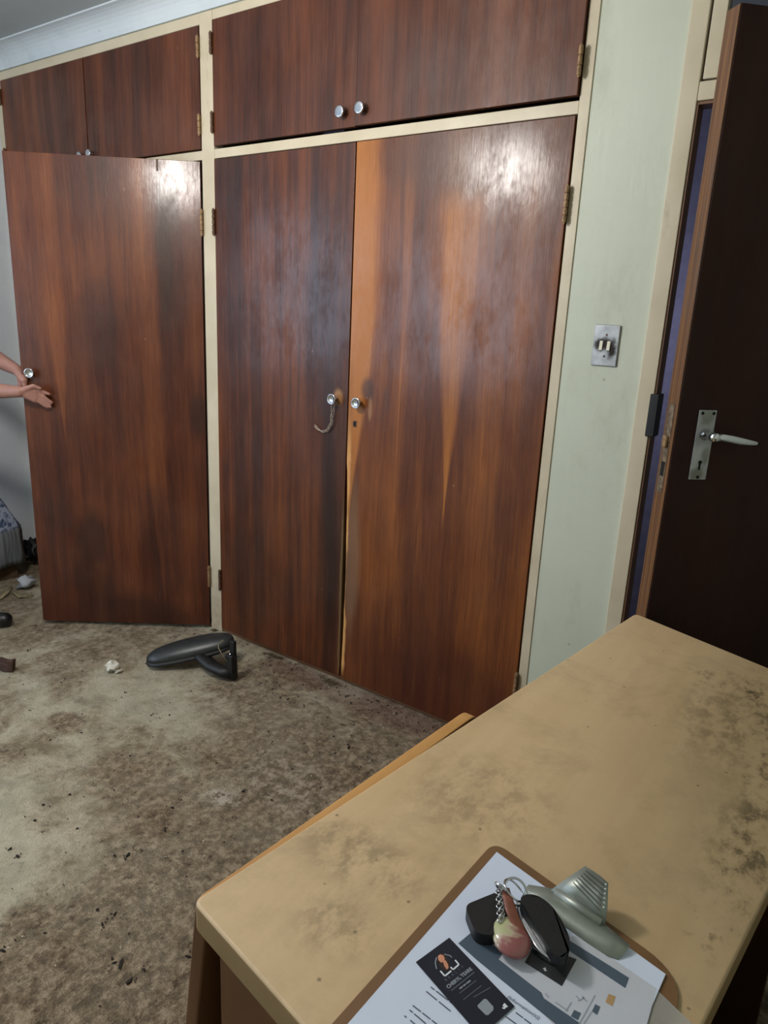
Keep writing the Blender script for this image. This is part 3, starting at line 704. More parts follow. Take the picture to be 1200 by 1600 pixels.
# black bag at the desk's right side
bm = bmesh.new(); n = 14
bx = [(0.035, 0.26)]
vs = []
for kz in range(9):
    z = 0.002 + 0.78 * kz / 8; ring = []
    for i in range(28):
        a = 2 * PI * i / 28; ca, sa = math.cos(a), math.sin(a)
        ex = 0.165 * math.copysign(abs(ca) ** 0.45, ca); ey = 0.42 * math.copysign(abs(sa) ** 0.45, sa)
        k2 = 1.0 - 0.12 * (kz / 8) ** 4
        nn = mnoise.noise(Vector((ca * 2, sa * 2, z * 4))) * 0.006
        ring.append(bm.verts.new((ex * k2 + nn, ey * k2 + nn, z)))
    vs.append(ring)
for A, Bq in zip(vs, vs[1:]):
    for i in range(28): bm.faces.new([A[i], A[(i + 1) % 28], Bq[(i + 1) % 28], Bq[i]])
bm.faces.new(vs[0][::-1]); bm.faces.new(vs[-1])
bag = empty('suitcase', (0.265, -1.42, 0), -0.05); tag(bag, 'tall black cloth suitcase standing at the right side of the desk', 'suitcase')
obj('case_body', bm, M['bag'], bag, smooth=True)
bm = bmesh.new(); tube(bm, [(0, -0.12, 0.775), (0, -0.12, 0.80), (0, -0.08, 0.815), (0, 0.08, 0.815), (0, 0.12, 0.80), (0, 0.12, 0.775)], 0.009, 8, up=(1, 0, 0)); obj('handle', bm, M['blackplastic'], bag, smooth=True)
bm = bmesh.new(); tube(bm, [(-0.167, 0.38 * math.sin(t), 0.4 + 0.34 * math.cos(t)) for t in [i * 2 * PI / 30 for i in range(31)]], 0.004, 6, up=(1, 0, 0)); obj('piping', bm, M['blackplastic'], bag, smooth=True)

# ------------------------------------------------------------------ clipboard and papers
clipb = empty('clipboard', (0, 0, 0)); tag(clipb, 'brown hardboard clipboard with steel clip lying on the desk', 'clipboard')
CZ = DZ + 0.0035
def A(px, py, z): return at(px, py, 2, z)
p0, p1 = A(776, 1332, CZ + 0.001), A(1040, 1523, CZ + 0.001)
U = (p1 - p0); V = (A(545, 1600, CZ) - p0); V.z = 0; U.z = 0; V.normalize(); UL = U.length; U.normalize()
def Pq(u_, v_, z): return Vector((p0.x + U.x * u_ + V.x * v_, p0.y + U.y * u_ + V.y * v_, z))
outl = rounded([Pq(-0.012, -0.014, DZ + 0.0002), Pq(UL + 0.019, -0.014, DZ + 0.0002), Pq(UL + 0.019, 0.31, DZ + 0.0002), Pq(-0.012, 0.31, DZ + 0.0002)], [0.02, 0.045, 0.02, 0.02], 8)
bm = bmesh.new(); prism(bm, outl, (0, 0, 0.0032)); obj('board', bm, M['hard'], clipb, bevel=0.0006)
# plastic sleeve under the sheets
slv = simple('clear_grey_plastic_sleeve', sr(186, 184, 176), 0.15, alpha=0.45)
bm = bmesh.new(); prism(bm, [Pq(UL + 0.0, 0.022, CZ + 0.0003), Pq(UL + 0.040, 0.030, CZ + 0.0003), Pq(UL + 0.036, 0.29, CZ + 0.0003), Pq(UL, 0.29, CZ + 0.0003)], (0, 0, 0.0004))
tag(obj('plastic_sleeve', bm, slv), 'clear plastic sleeve corner sticking out right of the white papers', 'sleeve')
bm = bmesh.new(); prism(bm, [Pq(0.004, 0.018, CZ + 0.0008), Pq(UL - 0.004, 0.018, CZ + 0.0008), Pq(UL - 0.004, 0.295, CZ + 0.0008), Pq(0.004, 0.295, CZ + 0.0008)], (0, 0, 0.0006))
tag(obj('paper_stack', bm, M['paper']), 'lower sheets under the top printed page on the clipboard', 'paper')
ZP = CZ + 0.0018
pg = empty('printed_page', (0, 0, 0)); tag(pg, 'white printed page with slate bands held by the clip', 'paper')
bm = bmesh.new(); prism(bm, [Pq(0, 0, CZ + 0.0015), Pq(UL, 0, CZ + 0.0015), Pq(UL, 0.297, CZ + 0.0015), Pq(0, 0.297, CZ + 0.0015)], (0, 0, 0.0003)); obj('sheet', bm, M['paper'], pg)
def pr(name, polys, mat, z=ZP, t=0.0001, parent=pg):
    bm = bmesh.new()
    for poly in polys: prism(bm, [A(x, y, z) for x, y in poly], (0, 0, t))
    return obj(name, bm, mat, parent)
pr('grey_panel', [[(742, 1468), (905, 1462), (1026, 1545), (1000, 1640), (900, 1640)]], M['paper2'], ZP)
pr('slate_band', [[(716, 1474), (740, 1454), (786, 1489), (779, 1499), (846, 1551), (850, 1560), (908, 1600), (960, 1640), (900, 1640), (868, 1600), (745, 1500)],
                  [(886, 1467), (983, 1528), (977, 1544), (890, 1486)]], M['slate'], ZP + 0.00015)
pr('print_square', [[(836, 1474), (901, 1499), (878, 1541), (820, 1504)]], M['blackcard'], ZP + 0.0002)
def strokes(segs, w, mat, name, z, parent):
    bm = bmesh.new()
    for (x0, y0, x1, y1) in segs:
        a, b = A(x0, y0, z), A(x1, y1, z); d = (b - a).normalized(); s_ = Vector((-d.y, d.x, 0)) * w / 2
        prism(bm, [a - s_, b - s_, b + s_, a + s_], (0, 0, 0.00008))
    return obj(name, bm, mat, parent)
strokes([(848, 1493, 850, 1490), (848, 1492, 858, 1499), (861, 1501, 873, 1509), (873, 1509, 876, 1505), (861, 1501, 863, 1499), (849, 1513, 854, 1517), (851, 1517, 852, 1512)], 0.0011, M['white_ink'], 'bracket_mark', ZP + 0.0004, pg)
pr('small_block', [[(897, 1578), (908, 1583), (903, 1594), (892, 1588)], [(930, 1569), (938, 1573), (933, 1586), (925, 1580)]], M['slate'], ZP + 0.0002)
pr('small_block', [[(951, 1553), (962, 1557), (957, 1572), (946, 1566)]], M['tan_ink'], ZP + 0.0002)
strokes([(852, 1552, 858, 1559), (900, 1556, 908, 1564), (909, 1556, 917, 1565), (903, 1564, 913, 1559), (925, 1580, 912, 1600), (868, 1566, 888, 1580), (893, 1566, 884, 1580), (930, 1555, 905, 1600)], 0.0012, M['mid_ink'], 'plan_lines', ZP + 0.0002, pg)
# lines of small print, word by word
def words(x0, y0, x1, y1, lens, z=ZP + 0.0002):
    tot = sum(lens) + 0.35 * (len(lens) - 1); t = 0; out = []
    for L in lens:
        a, b = t / tot, (t + L) / tot; out.append((x0 + (x1 - x0) * a, y0 + (y1 - y0) * a, x0 + (x1 - x0) * b, y0 + (y1 - y0) * b)); t += L + 0.35
    return out
segs = words(673, 1542, 712, 1572, [1, 3, 1.5]) + words(666, 1549, 704, 1580, [2, 2.2]) + words(645, 1571, 690, 1606, [2, 2, 2.4]) + words(640, 1578, 680, 1612, [0.8, 3, 2]) + words(641, 1594, 668, 1618, [1, 2]) + words(632, 1587, 635, 1590, [1]) + words(806, 1582, 830, 1600, [2, 2]) + words(790, 1588, 812, 1604, [2])
strokes(segs, 0.0012, M['grey_ink'], 'small_print', ZP + 0.0002, pg)['kind'] = 'stuff'

def text(s_, cen_px, size, ang_, mat, parent, z, name='lettering', bold=0.0, sx=1.0, spacing=1.0):
    cu = bpy.data.curves.new('t', 'FONT'); cu.body = s_; cu.size = size; cu.align_x = 'CENTER'; cu.align_y = 'CENTER'; cu.extrude = 0.00004; cu.offset = bold; cu.space_character = spacing
    o = bpy.data.objects.new('t', cu); COL.objects.link(o)
    dg = bpy.context.evaluated_depsgraph_get(); me = bpy.data.meshes.new_from_object(o.evaluated_get(dg)); bpy.data.objects.remove(o)
    me.name = name; me.materials.clear(); me.materials.append(mat)
    o = bpy.data.objects.new(name, me); COL.objects.link(o); o.parent = parent
    o.location = cen_px if isinstance(cen_px, Vector) else A(cen_px[0], cen_px[1], z); o.rotation_euler = (0, 0, ang_); o.scale = (sx, 1, 1)
    return o
ua = math.atan2((A(840, 1588, ZP) - A(795, 1557, ZP)).y, (A(840, 1588, ZP) - A(795, 1557, ZP)).x)
text('(Information(s))', (818, 1574), 0.0050, ua, M['grey_ink'], pg, ZP + 0.0002)

# business card
ZB = ZP + 0.0012
q0, q1, q2 = A(650, 1503, ZB), A(702, 1465, ZB), A(804, 1572, ZB); q3 = q0 + (q2 - q1)
card = empty('business_card', (0, 0, 0)); tag(card, 'dark navy business card with portrait lying on the papers', 'business card')
bm = bmesh.new(); prism(bm, [q0 - Vector((0, 0, 0.0006)), q1 - Vector((0, 0, 0.0006)), q2 - Vector((0, 0, 0.0006)), q3 - Vector((0, 0, 0.0006))], (0, 0, 0.0006)); obj('card_stock', bm, M['navy'], card)
ZI = ZB + 0.00005
bm = bmesh.new()
arch = [(684, 1512), (680, 1503), (681, 1494), (686, 1489)]
strokes([(682, 1514, 680, 1504), (680, 1504, 682, 1496), (694, 1491, 703, 1493), (703, 1493, 706, 1496)], 0.0009, M['mid_ink'], 'arch_outline', ZI, card)
strokes([(688, 1517, 695, 1525), (695, 1525, 705, 1517), (704, 1511, 708, 1515), (708, 1515, 717, 1507), (717, 1507, 711, 1500)], 0.0015, M['white_ink'], 'bracket_mark', ZI, card)
pr('portrait_hair', [[(684, 1493), (688, 1489), (695, 1491), (700, 1498), (703, 1506), (704, 1514), (697, 1518), (689, 1513), (683, 1502)]], M['hair_ink'], ZI, 0.00004, card)
pr('portrait_face', [[(684, 1494), (688, 1491), (693, 1493), (695, 1498), (693, 1503), (689, 1504), (685, 1500)], [(692, 1502), (696, 1500), (700, 1507), (701, 1512), (698, 1515), (694, 1509)]], M['face_ink'], ZI + 0.00006, 0.00004, card)
ca = math.atan2((q1 - q0).y, (q1 - q0).x)
cx = lambda x, y: A(x, y, ZI)
text('R E A L T Y', (710, 1521), 0.0042, ca, M['grey_ink'], card, ZI, spacing=1.2)
text('CHERYL TEARE', (718, 1528), 0.0048, ca, M['mid_ink'], card, ZI, bold=0.00012)
strokes([(705, 1548, 741, 1519)], 0.0009, M['grey_ink'], 'small_print', ZI, card)
strokes(words(718, 1545, 735, 1532, [1.5, 1.2, 2]), 0.0013, M['mid_ink'], 'phone_line', ZI, card)
strokes([(718, 1552, 744, 1532), (724, 1562, 752, 1540), (740, 1558, 766, 1543)], 0.0007, M['grey_ink'], 'small_print', ZI, card)
pr('light_patch', [[(746, 1571), (756, 1561), (760, 1561), (771, 1573), (771, 1578), (763, 1586), (759, 1586), (747, 1574)]], M['mid_ink'], ZI, 0.00004, card)
pr('corner_mark', [[(785, 1572), (788, 1567), (791, 1570), (794, 1573), (791, 1574), (788, 1577), (784, 1575), (788, 1573)]], M['white_ink'], ZI, 0.00004, card)

# steel clip: pressed plate with a raised thumb lever
bm = bmesh.new()
zc0, zc1, zc2 = DZ + 0.009, DZ + 0.016, DZ + 0.034
def grid(rows):
    vs = [[bm.verts.new(p) for p in r] for r in rows]
    for a_, b_ in zip(vs, vs[1:]):
        for i in range(len(a_) - 1): bm.faces.new([a_[i], a_[i + 1], b_[i + 1], b_[i]])
# jaw (front lip on paper), crown, rear edge
jaw = [(818, 1397), (845, 1418), (880, 1446), (915, 1471), (950, 1494), (966, 1499)]
crown = [(820, 1389), (850, 1404), (886, 1425), (918, 1446), (955, 1468), (980, 1484)]
rear = [(826, 1382), (862, 1388), (895, 1408), (925, 1428), (955, 1452), (984, 1476)]
lever = [None, (880, 1385), (902, 1395), (925, 1412), (941, 1441), None]
rows = [[A(x, y, DZ + 0.0062) for x, y in jaw], [A(x, y, DZ + 0.0098) for x, y in crown], [A(x, y, DZ + 0.0112) for x, y in rear]]
grid(rows)
rows = [[A(860, 1391, DZ + 0.0112), A(895, 1410, DZ + 0.0112), A(925, 1432, DZ + 0.0112), A(945, 1446, DZ + 0.0112)],
        [A(886, 1372, DZ + 0.024), A(910, 1386, DZ + 0.024), A(932, 1401, DZ + 0.024), A(949, 1414, DZ + 0.024)],
        [A(914, 1353, DZ + 0.036), A(926, 1360, DZ + 0.036), A(940, 1370, DZ + 0.036), A(950, 1379, DZ + 0.036)]]
grid(rows)
o = obj('clip_plate', bm, M['clip'], clipb, smooth=True); so = o.modifiers.new('s', 'SOLIDIFY'); so.thickness = 0.0012; so.offset = -1
o['label'] = 'dull steel clip with raised ribbed thumb lever'
# rear hinge barrel and foot joining clip to the board
bm = bmesh.new(); a, b = A(868, 1394, DZ + 0.010), A(940, 1443, DZ + 0.010); tube(bm, [a, b], 0.0055, 12); box(bm, min(a.x, b.x), max(a.x, b.x), min(a.y, b.y) - 0.004, max(a.y, b.y), DZ + 0.0030, DZ + 0.005)
obj('clip_barrel', bm, M['clip'], clipb, smooth=True)
# ribs pressed into the lever
bm = bmesh.new()
for k_ in range(6):
    t = k_ / 5; 
    xa, ya = 893 + 20 * t, 1378 - 18 * t * 1.0; xb, yb = 942 + 6 * t, 1425 - 40 * t
    za = DZ + 0.0255 + 0.0095 * t
    tube(bm, [A(xa + 3, ya + 1, za), A(xb - 4, yb - 2, za)], 0.0006, 6)
obj('clip_ribs', bm, M['clipmark'], clipb)
bm = bmesh.new()
for k_ in range(6):
    t = k_ / 5; p = A(943 + 3.5 * t, 1418 - 36 * t, DZ + 0.0245 + 0.0105 * t); lathe(bm, [(0.0010, 0), (0.0008, 0.0006), (0, 0.0008)], 8, 'z', p)
obj('clip_dimples', bm, M['white_ink'], clipb)

# ------------------------------------------------------------------ keys
keys = empty('key_bunch', (0, 0, 0)); tag(keys, 'bunch of black car keys with chain and resin charm on the papers', 'keys')
def slab(polypx, z, h, rr, bulge=0.0):
    bm = bmesh.new(); poly = rounded([A(x, y, z + h) - Vector((0, 0, h)) for x, y in polypx], rr, 6)
    prism(bm, poly, (0, 0, h)); return bm
ZK = ZP + 0.0006
obj('key_fob', slab([(726, 1414), (785, 1390), (800, 1440), (778, 1460), (744, 1461)], ZK, 0.013, [0.008, 0.008, 0.008, 0.01, 0.012]), M['blackplastic'], keys, bevel=0.004, seg=3)
# flip key leaning: black shell on silver side
obj('flip_key_base', slab([(804, 1404), (826, 1406), (890, 1488), (866, 1501), (838, 1482), (814, 1440)], ZK, 0.008, [0.006] * 6), M['chrome'], keys, bevel=0.002)['label'] = 'silver side strip of the key'
obj('flip_key_shell', slab([(811, 1402), (830, 1394), (856, 1408), (882, 1440), (893, 1476), (886, 1494), (868, 1496), (838, 1448)], ZK + 0.0085, 0.011, [0.006, 0.01, 0.01, 0.02, 0.012, 0.008, 0.008, 0.01]), M['blackplastic'], keys, bevel=0.004, seg=3)
def torus(cn, R_, r_, nrm, seg=28, s2=8):
    bm = bmesh.new(); nrm = Vector(nrm).normalized(); u_ = nrm.orthogonal().normalized(); v_ = nrm.cross(u_)
    pts = [cn + u_ * (R_ * math.cos(a)) + v_ * (R_ * math.sin(a)) for a in [i * 2 * PI / seg for i in range(seg + 1)]]
    return tube(bm, pts, r_, s2, up=nrm, cap=False)
obj('split_ring', torus(A(805, 1393, ZK + 0.016), 0.013, 0.0013, (0.5, -0.3, 0.8)), M['chrome'], keys, smooth=True)
obj('split_ring', torus(A(803, 1391, ZK + 0.020), 0.0125, 0.0011, (0.45, 0.3, 0.8)), M['chrome'], keys, smooth=True)
obj('clasp', torus(A(783, 1388, ZK + 0.022), 0.007, 0.0016, (0.2, 0.9, 0.5)), M['chrome'], keys, smooth=True)
bm = bmesh.new()
for k_ in range(9):
    t = k_ / 8; c_ = A(780 + 2.5 * t + 2.4 * (k_ % 2), 1393 + 43 * t, ZK + 0.020 - 0.002 * t)
    nrm = (1, 0.2, 0.3) if k_ % 2 else (0.2, 0.3, 1); nrm = Vector(nrm).normalized(); u_ = Vector((0.1, 1, 0)); v_ = nrm.cross(u_).normalized()
    pts = [c_ + u_ * (0.0045 * math.cos(a)) + v_ * (0.0026 * math.sin(a)) for a in [i * 2 * PI / 14 for i in range(15)]]
    tube(bm, pts, 0.0008, 6, up=nrm, cap=False)
obj('chain', bm, M['chrome'], keys, smooth=True)
bm = bmesh.new()
tube(bm, [A(790, 1388, ZK + 0.022), A(793, 1402, ZK + 0.0215), A(798, 1420, ZK + 0.021), A(804, 1436, ZK + 0.018), A(812, 1450, ZK + 0.015), A(822, 1466, ZK + 0.011)],
     [(0.004, 0.0012), (0.005, 0.0012), (0.006, 0.0013), (0.006, 0.0013), (0.0055, 0.0013), (0.005, 0.0013)], 10)
obj('leather_strap', bm, M['leather'], keys, smooth=True)
bm = bmesh.new()
ctr = [A(784, 1434, ZK + 0.012), A(790, 1447, ZK + 0.0105), A(798, 1464, ZK + 0.0095), A(806, 1482, ZK + 0.009), A(812, 1499, ZK + 0.008)]
tube(bm, ctr, [(0.008, 0.005), (0.015, 0.0075), (0.0195, 0.008), (0.0185, 0.0075), (0.006, 0.003)], 20)
o = obj('resin_charm', bm, M['resin'], keys, smooth=True, sub=1); o['label'] = 'cloudy yellow and pink resin drop'

# ------------------------------------------------------------------ armrest on the carpet
arm = empty('chair_armrest', (0, 0, 0)); tag(arm, 'black office chair armrest lying on the carpet by the wardrobe post', 'armrest')
bm = bmesh.new()
P0 = at(229, 1032, 2, 0.030); P1 = at(366, 1000, 2, 0.105)
cl = [P0.lerp(P1, t) for t in (0.0, 0.03, 0.12, 0.30, 0.52, 0.74, 0.90, 0.97, 1.0)]
rd = [(0.010, 0.006), (0.028, 0.016), (0.043, 0.025), (0.052, 0.029), (0.055, 0.030), (0.053, 0.029), (0.044, 0.025), (0.030, 0.018), (0.008, 0.006)]
tube(bm, [c + Vector((0, 0, 0.010 * math.sin(PI * i / 8))) for i, c in enumerate(cl)], rd, 24, up=(0.25, -0.35, 1))
obj('arm_pad', bm, M['armpad'], arm, smooth=True, sub=1)
bm = bmesh.new(); tube(bm, [c + Vector((0.002, -0.004, -0.012 + 0.010 * math.sin(PI * i / 8))) for i, c in enumerate(cl)], [(a_ * 1.02, b_ * 0.62) for a_, b_ in rd], 24, up=(0.25, -0.35, 1))
obj('pad_base', bm, M['blackplastic'], arm, smooth=True, sub=1)
bm = bmesh.new()
mid = P0.lerp(P1, 0.56) - Vector((0, 0, 0.012))
e1 = at(338, 1047, 2, 0.026); e2 = at(363, 1053, 2, 0.028)
tube(bm, [mid, mid.lerp(e1, 0.4), mid.lerp(e1, 0.8), e1.lerp(e2, 0.5), e2 + Vector((0, 0, 0.004))], [(0.034, 0.020), (0.038, 0.022), (0.038, 0.023), (0.033, 0.024), (0.026, 0.024)], 16, up=(0.3, 0.3, 1))
tube(bm, [e2 + Vector((0, 0, -0.020)), e2 + Vector((0, 0, 0.0)), e2 + Vector((0.001, 0, 0.05)), e2 + Vector((0.002, 0, 0.085))], [(0.017, 0.017), (0.022, 0.022), (0.021, 0.018), (0.020, 0.016)], 12, up=(0, 1, 0))
obj('bracket', bm, M['blackplastic'], arm, smooth=True)
g = e2 + Vector((0.0, 0.0, 0.085))
bm = bmesh.new(); box(bm, g.x - 0.022, g.x + 0.020, g.y - 0.020, g.y - 0.002, g.z - 0.075, g.z + 0.004)
obj('mounting_plate', bm, M['blackplastic'], arm, bevel=0.004)
bm = bmesh.new(); box(bm, g.x - 0.014, g.x + 0.012, g.y - 0.002, g.y + 0.014, g.z - 0.01, g.z + 0.060)
obj('mounting_tab', bm, M['blackplastic'], arm, bevel=0.003)
bm = bmesh.new(); lathe(bm, [(0.004, 0), (0.004, 0.005), (0.002, 0.007), (0, 0.007)], 10, 'z', g + Vector((0, -0.010, 0.004))); obj('screw', bm, M['chrome'], arm)
# pale straw stuck to it
bm = bmesh.new(); tube(bm, [at(349, 1000, 1, -0.33), at(342, 1006, 1, -0.34), at(341, 1012, 1, -0.345), at(346, 1021, 1, -0.34), at(351, 1028, 1, -0.33), at(354, 1034, 1, -0.32)], 0.0018, 6)
obj('frayed_thread', bm, M['leafbits'], arm, smooth=True)

# ------------------------------------------------------------------ litter
def crumple(bm, c, r, sd, flat=0.6, sub=2):
    rnd = random.Random(sd); b2 = bmesh.new(); bmesh.ops.create_icosphere(b2, subdivisions=sub, radius=1)
    for v in b2.verts:
        f = 0.65 + 0.7 * mnoise.noise(v.co * 2.3 + Vector((sd, 0, 0))) + 0.35 * rnd.random()
        v.co = Vector((v.co.x * f * r, v.co.y * f * r, v.co.z * f * r * flat))
    m_ = bpy.data.meshes.new('t'); b2.to_mesh(m_); b2.free(); n0 = len(bm.verts); bm.from_mesh(m_); bpy.data.meshes.remove(m_)
    bm.verts.ensure_lookup_table()
    zz = min(v.co.z for v in bm.verts[n0:])
    for v in bm.verts[n0:]: v.co = v.co + Vector((c[0], c[1], c[2] - zz - 0.001))
bm = bmesh.new(); c_ = at(175, 1049, 2, 0.0); crumple(bm, (c_.x, c_.y, 0.0), 0.030, 3, 0.7); crumple(bm, (c_.x + 0.022, c_.y + 0.012, 0.0), 0.018, 5, 0.5)
tag(obj('crumpled_paper', bm, M['litter']), 'small crumpled white paper lying on the carpet left of the armrest', 'paper')
bm = bmesh.new(); c_ = at(6, 1046, 2, 0.0)
prism(bm, [(c_.x - 0.06, c_.y - 0.03, 0.001), (c_.x + 0.02, c_.y - 0.012, 0.001), (c_.x + 0.045, c_.y + 0.004, 0.001), (c_.x + 0.03, c_.y + 0.03, 0.001), (c_.x - 0.05, c_.y + 0.015, 0.001)], (0.004, 0.003, 0.035))
prism(bm, [(c_.x + 0.02, c_.y - 0.010, 0.002), (c_.x + 0.05, c_.y + 0.008, 0.002), (c_.x + 0.035, c_.y + 0.03, 0.002)], (0.006, 0.004, 0.05))
tag(obj('wood_chunk', bm, M['brownbit'], bevel=0.003), 'broken brown wood chunk on the carpet at the left edge of the picture', 'wood chunk')
# pale strips near the cloth
for i, (a_, b_, c2_, lab) in enumerate([((0, 936), (10, 926), (18, 916), 'thin pale curled strip on the carpet in front of the draped cloth, nearer one'), ((17, 922), (32, 932), (52, 930), 'thin pale flat strip on the carpet right of the draped cloth')]):
    bm = bmesh.new(); tube(bm, [at(*a_, 2, 0.004), at(*b_, 2, 0.012), at(*c2_, 2, 0.005)], [(0.006, 0.002), (0.014, 0.002), (0.005, 0.002)], 8); tag(obj('litter_strip', bm, M['leafbits'], smooth=True), lab, 'litter')
# debris scattered over the carpet (nobody could count it)
bm = bmesh.new(); rnd = random.Random(11)
def bit(x, y, L, wd, a, h):
    ca_, sa_ = math.cos(a), math.sin(a); pts = []
    for (u_, v_) in ((-1, -0.6), (0.2, -1), (1, -0.2), (0.6, 0.9), (-0.7, 0.8)):
        uu, vv = u_ * L * rnd.uniform(0.7, 1.1), v_ * wd * rnd.uniform(0.6, 1.2); pts.append((x + uu * ca_ - vv * sa_, y + uu * sa_ + vv * ca_, -0.001))
    prism(bm, pts, (rnd.uniform(-h, h) * 0.5, rnd.uniform(-h, h) * 0.5, h))
for (px, py, L) in [(q0_, q1_, q2_ * 0.62) for q0_, q1_, q2_ in [(200, 1336, .016), (180, 1337, .010), (270, 1262, .013), (258, 1298, .010), (380, 1236, .012), (188, 1506, .022), (202, 1534, .014), (226, 1515, .010), (160, 1444, .010), (180, 1428, .012),
                    (16, 1326, .010), (28, 1338, .013), (5, 1486, .016), (286, 1330, .006), (545, 1168, .014), (524, 1177, .009), (450, 1092, .012), (438, 1090, .008), (475, 1102, .010), (425, 1250, .006), (120, 1295, .006), (195, 1082, .010), (66, 1300, .006),
                    (100, 1383, .006), (222, 1329, .006), (590, 1095, .013), (440, 1028, .010), (405, 1000, .012), (10, 1042, .004), (44, 1017, .008), (295, 1495, .012)]]:
    p = at(px, py, 2, 0); bit(p.x, p.y, L, L * rnd.uniform(0.25, 0.5), rnd.uniform(0, PI), 0.003)
    for k_ in range(3): bit(p.x + rnd.gauss(0, L * 1.3), p.y + rnd.gauss(0, L * 1.3), L * 0.4, L * 0.15, rnd.uniform(0, PI), 0.002)
for i in range(520):
    x = rnd.uniform(-2.9, -0.62); y = -abs(rnd.gauss(0, 0.9)); 
    if y < -2.2: continue
    if rnd.random() < 0.35: y = rnd.uniform(-0.13, -0.01)
    L = rnd.uniform(0.0015, 0.0055); bit(x, y, L, L * rnd.uniform(0.3, 0.8), rnd.uniform(0, PI), 0.0018)
tag(obj('debris', bm, M['dark_bits']), 'dark crumbs and splinters scattered over the carpet', 'debris', None, 'stuff')
bm = bmesh.new()
for i in range(260):
    x = rnd.uniform(-2.9, -0.62); y = -rnd.uniform(0.02, 1.9); L = rnd.uniform(0.001, 0.003); bit(x, y, L, L * 0.6, rnd.uniform(0, PI), 0.0015)
tag(obj('pale_crumbs', bm, M['litter']), 'tiny pale crumbs scattered over the carpet', 'debris', None, 'stuff')
def fluff(px, py, r, n_, sd, label):
    bm = bmesh.new(); c_ = at(px, py, 2, 0); rnd = random.Random(sd)
    for i in range(n_):
        a, rr = rnd.uniform(0, 2 * PI), r * rnd.random(); p = Vector((c_.x + rr * math.cos(a) * 1.8, c_.y + rr * math.sin(a) * 0.6, 0.001)); pts = [p]
        for k_ in range(4): p = p + Vector((rnd.uniform(-1, 1), rnd.uniform(-1, 1), rnd.uniform(-0.4, 0.6))) * r * 0.35; p.z = max(p.z, 0.001); p.y = min(p.y, -0.02); pts.append(p)
        tube(bm, pts, 0.0007, 4)
    tag(obj('dust_fluff', bm, M['fluff']), label, 'fluff')
fluff(515, 1066, 0.030, 70, 1, 'grey fluff ball on the carpet below the meeting of the two closed leaves')
fluff(430, 1024, 0.030, 60, 2, 'straw coloured fluff on the carpet right of the armrest')
fluff(352, 978, 0.012, 25, 3, 'tiny fluff tuft at the foot of the cream wardrobe post')

# ------------------------------------------------------------------ heap at the left: draped cloth, black bag
hb = empty('draped_crate', (-3.755, -0.345, 0)); tag(hb, 'crate draped in blue grey patterned cloth at the left edge of the picture', 'crate')
obj('crate', B(-0.10, 0.05, -0.10, 0.10, 0.0, 0.34), M['inner'], hb)
bm = bmesh.new(); rows = []
for kz in range(14):
    t = kz / 13; z = 0.50 - 0.41 * t if t > 0 else 0.50
    rr = 0.02 + 0.13 * min(1, t / 0.55) ** 0.8; ring = []
    for i in range(40):
        a = 2 * PI * i / 40; fold = 0.010 * math.sin(9 * a + 3 * t) * t + 0.012 * mnoise.noise(Vector((math.cos(a) * 3, math.sin(a) * 3, z * 7)))
        ca_, sa_ = math.cos(a), math.sin(a)
        ring.append(bm.verts.new((-0.03 + (rr + fold) * math.copysign(abs(ca_) ** 0.7, ca_) * 0.95, (rr + fold) * math.copysign(abs(sa_) ** 0.7, sa_), z + 0.01 * mnoise.noise(Vector((ca_ * 2, sa_ * 2, 5))))))
    rows.append(ring)
for a_, b_ in zip(rows, rows[1:]):
    for i in range(40): bm.faces.new([a_[i], a_[(i + 1) % 40], b_[(i + 1) % 40], b_[i]])
bm.faces.new(rows[0])
o = obj('draped_cloth', bm, M['cloth'], hb, smooth=True); o.modifiers.new('s', 'SOLIDIFY').thickness = 0.003
bm = bmesh.new(); crumple(bm, (0, 0, 0), 0.075, 9, 0.95, 3)
bb = empty('black_bag', (-3.815, -0.10, 0)); tag(bb, 'small black bag behind the draped crate beside the wardrobe', 'bag')
for v in bm.verts: v.co = Vector((v.co.x * 1.3, v.co.y * 0.62, v.co.z * 1.0))
obj('bag_body', bm, M['blackplastic'], bb, smooth=True)
bm = bmesh.new(); tube(bm, [(-0.05, 0, 0.10), (-0.03, -0.02, 0.145), (0.03, -0.02, 0.15), (0.06, 0, 0.10)], 0.005, 8); obj('strap', bm, M['blackplastic'], bb, smooth=True)
bm = bmesh.new(); lathe(bm, [(0.008, 0), (0.008, 0.004), (0, 0.006)], 12, '-y', (0.03, -0.045, 0.07)); obj('buckle', bm, M['chrome'], bb)
bm = bmesh.new(); crumple(bm, (-3.50, -0.31, 0.0), 0.05, 14, 0.8, 2); tag(obj('crumpled_wrapper', bm, M['paper2'], smooth=True), 'grey white crumpled wrapper on the carpet beside the draped crate', 'wrapper')
bm = bmesh.new(); crumple(bm, (-3.60, -0.455, 0.0), 0.045, 17, 0.6, 2); tag(obj('black_rag', bm, M['bag'], smooth=True), 'black rag on the carpet in front of the draped crate', 'rag')

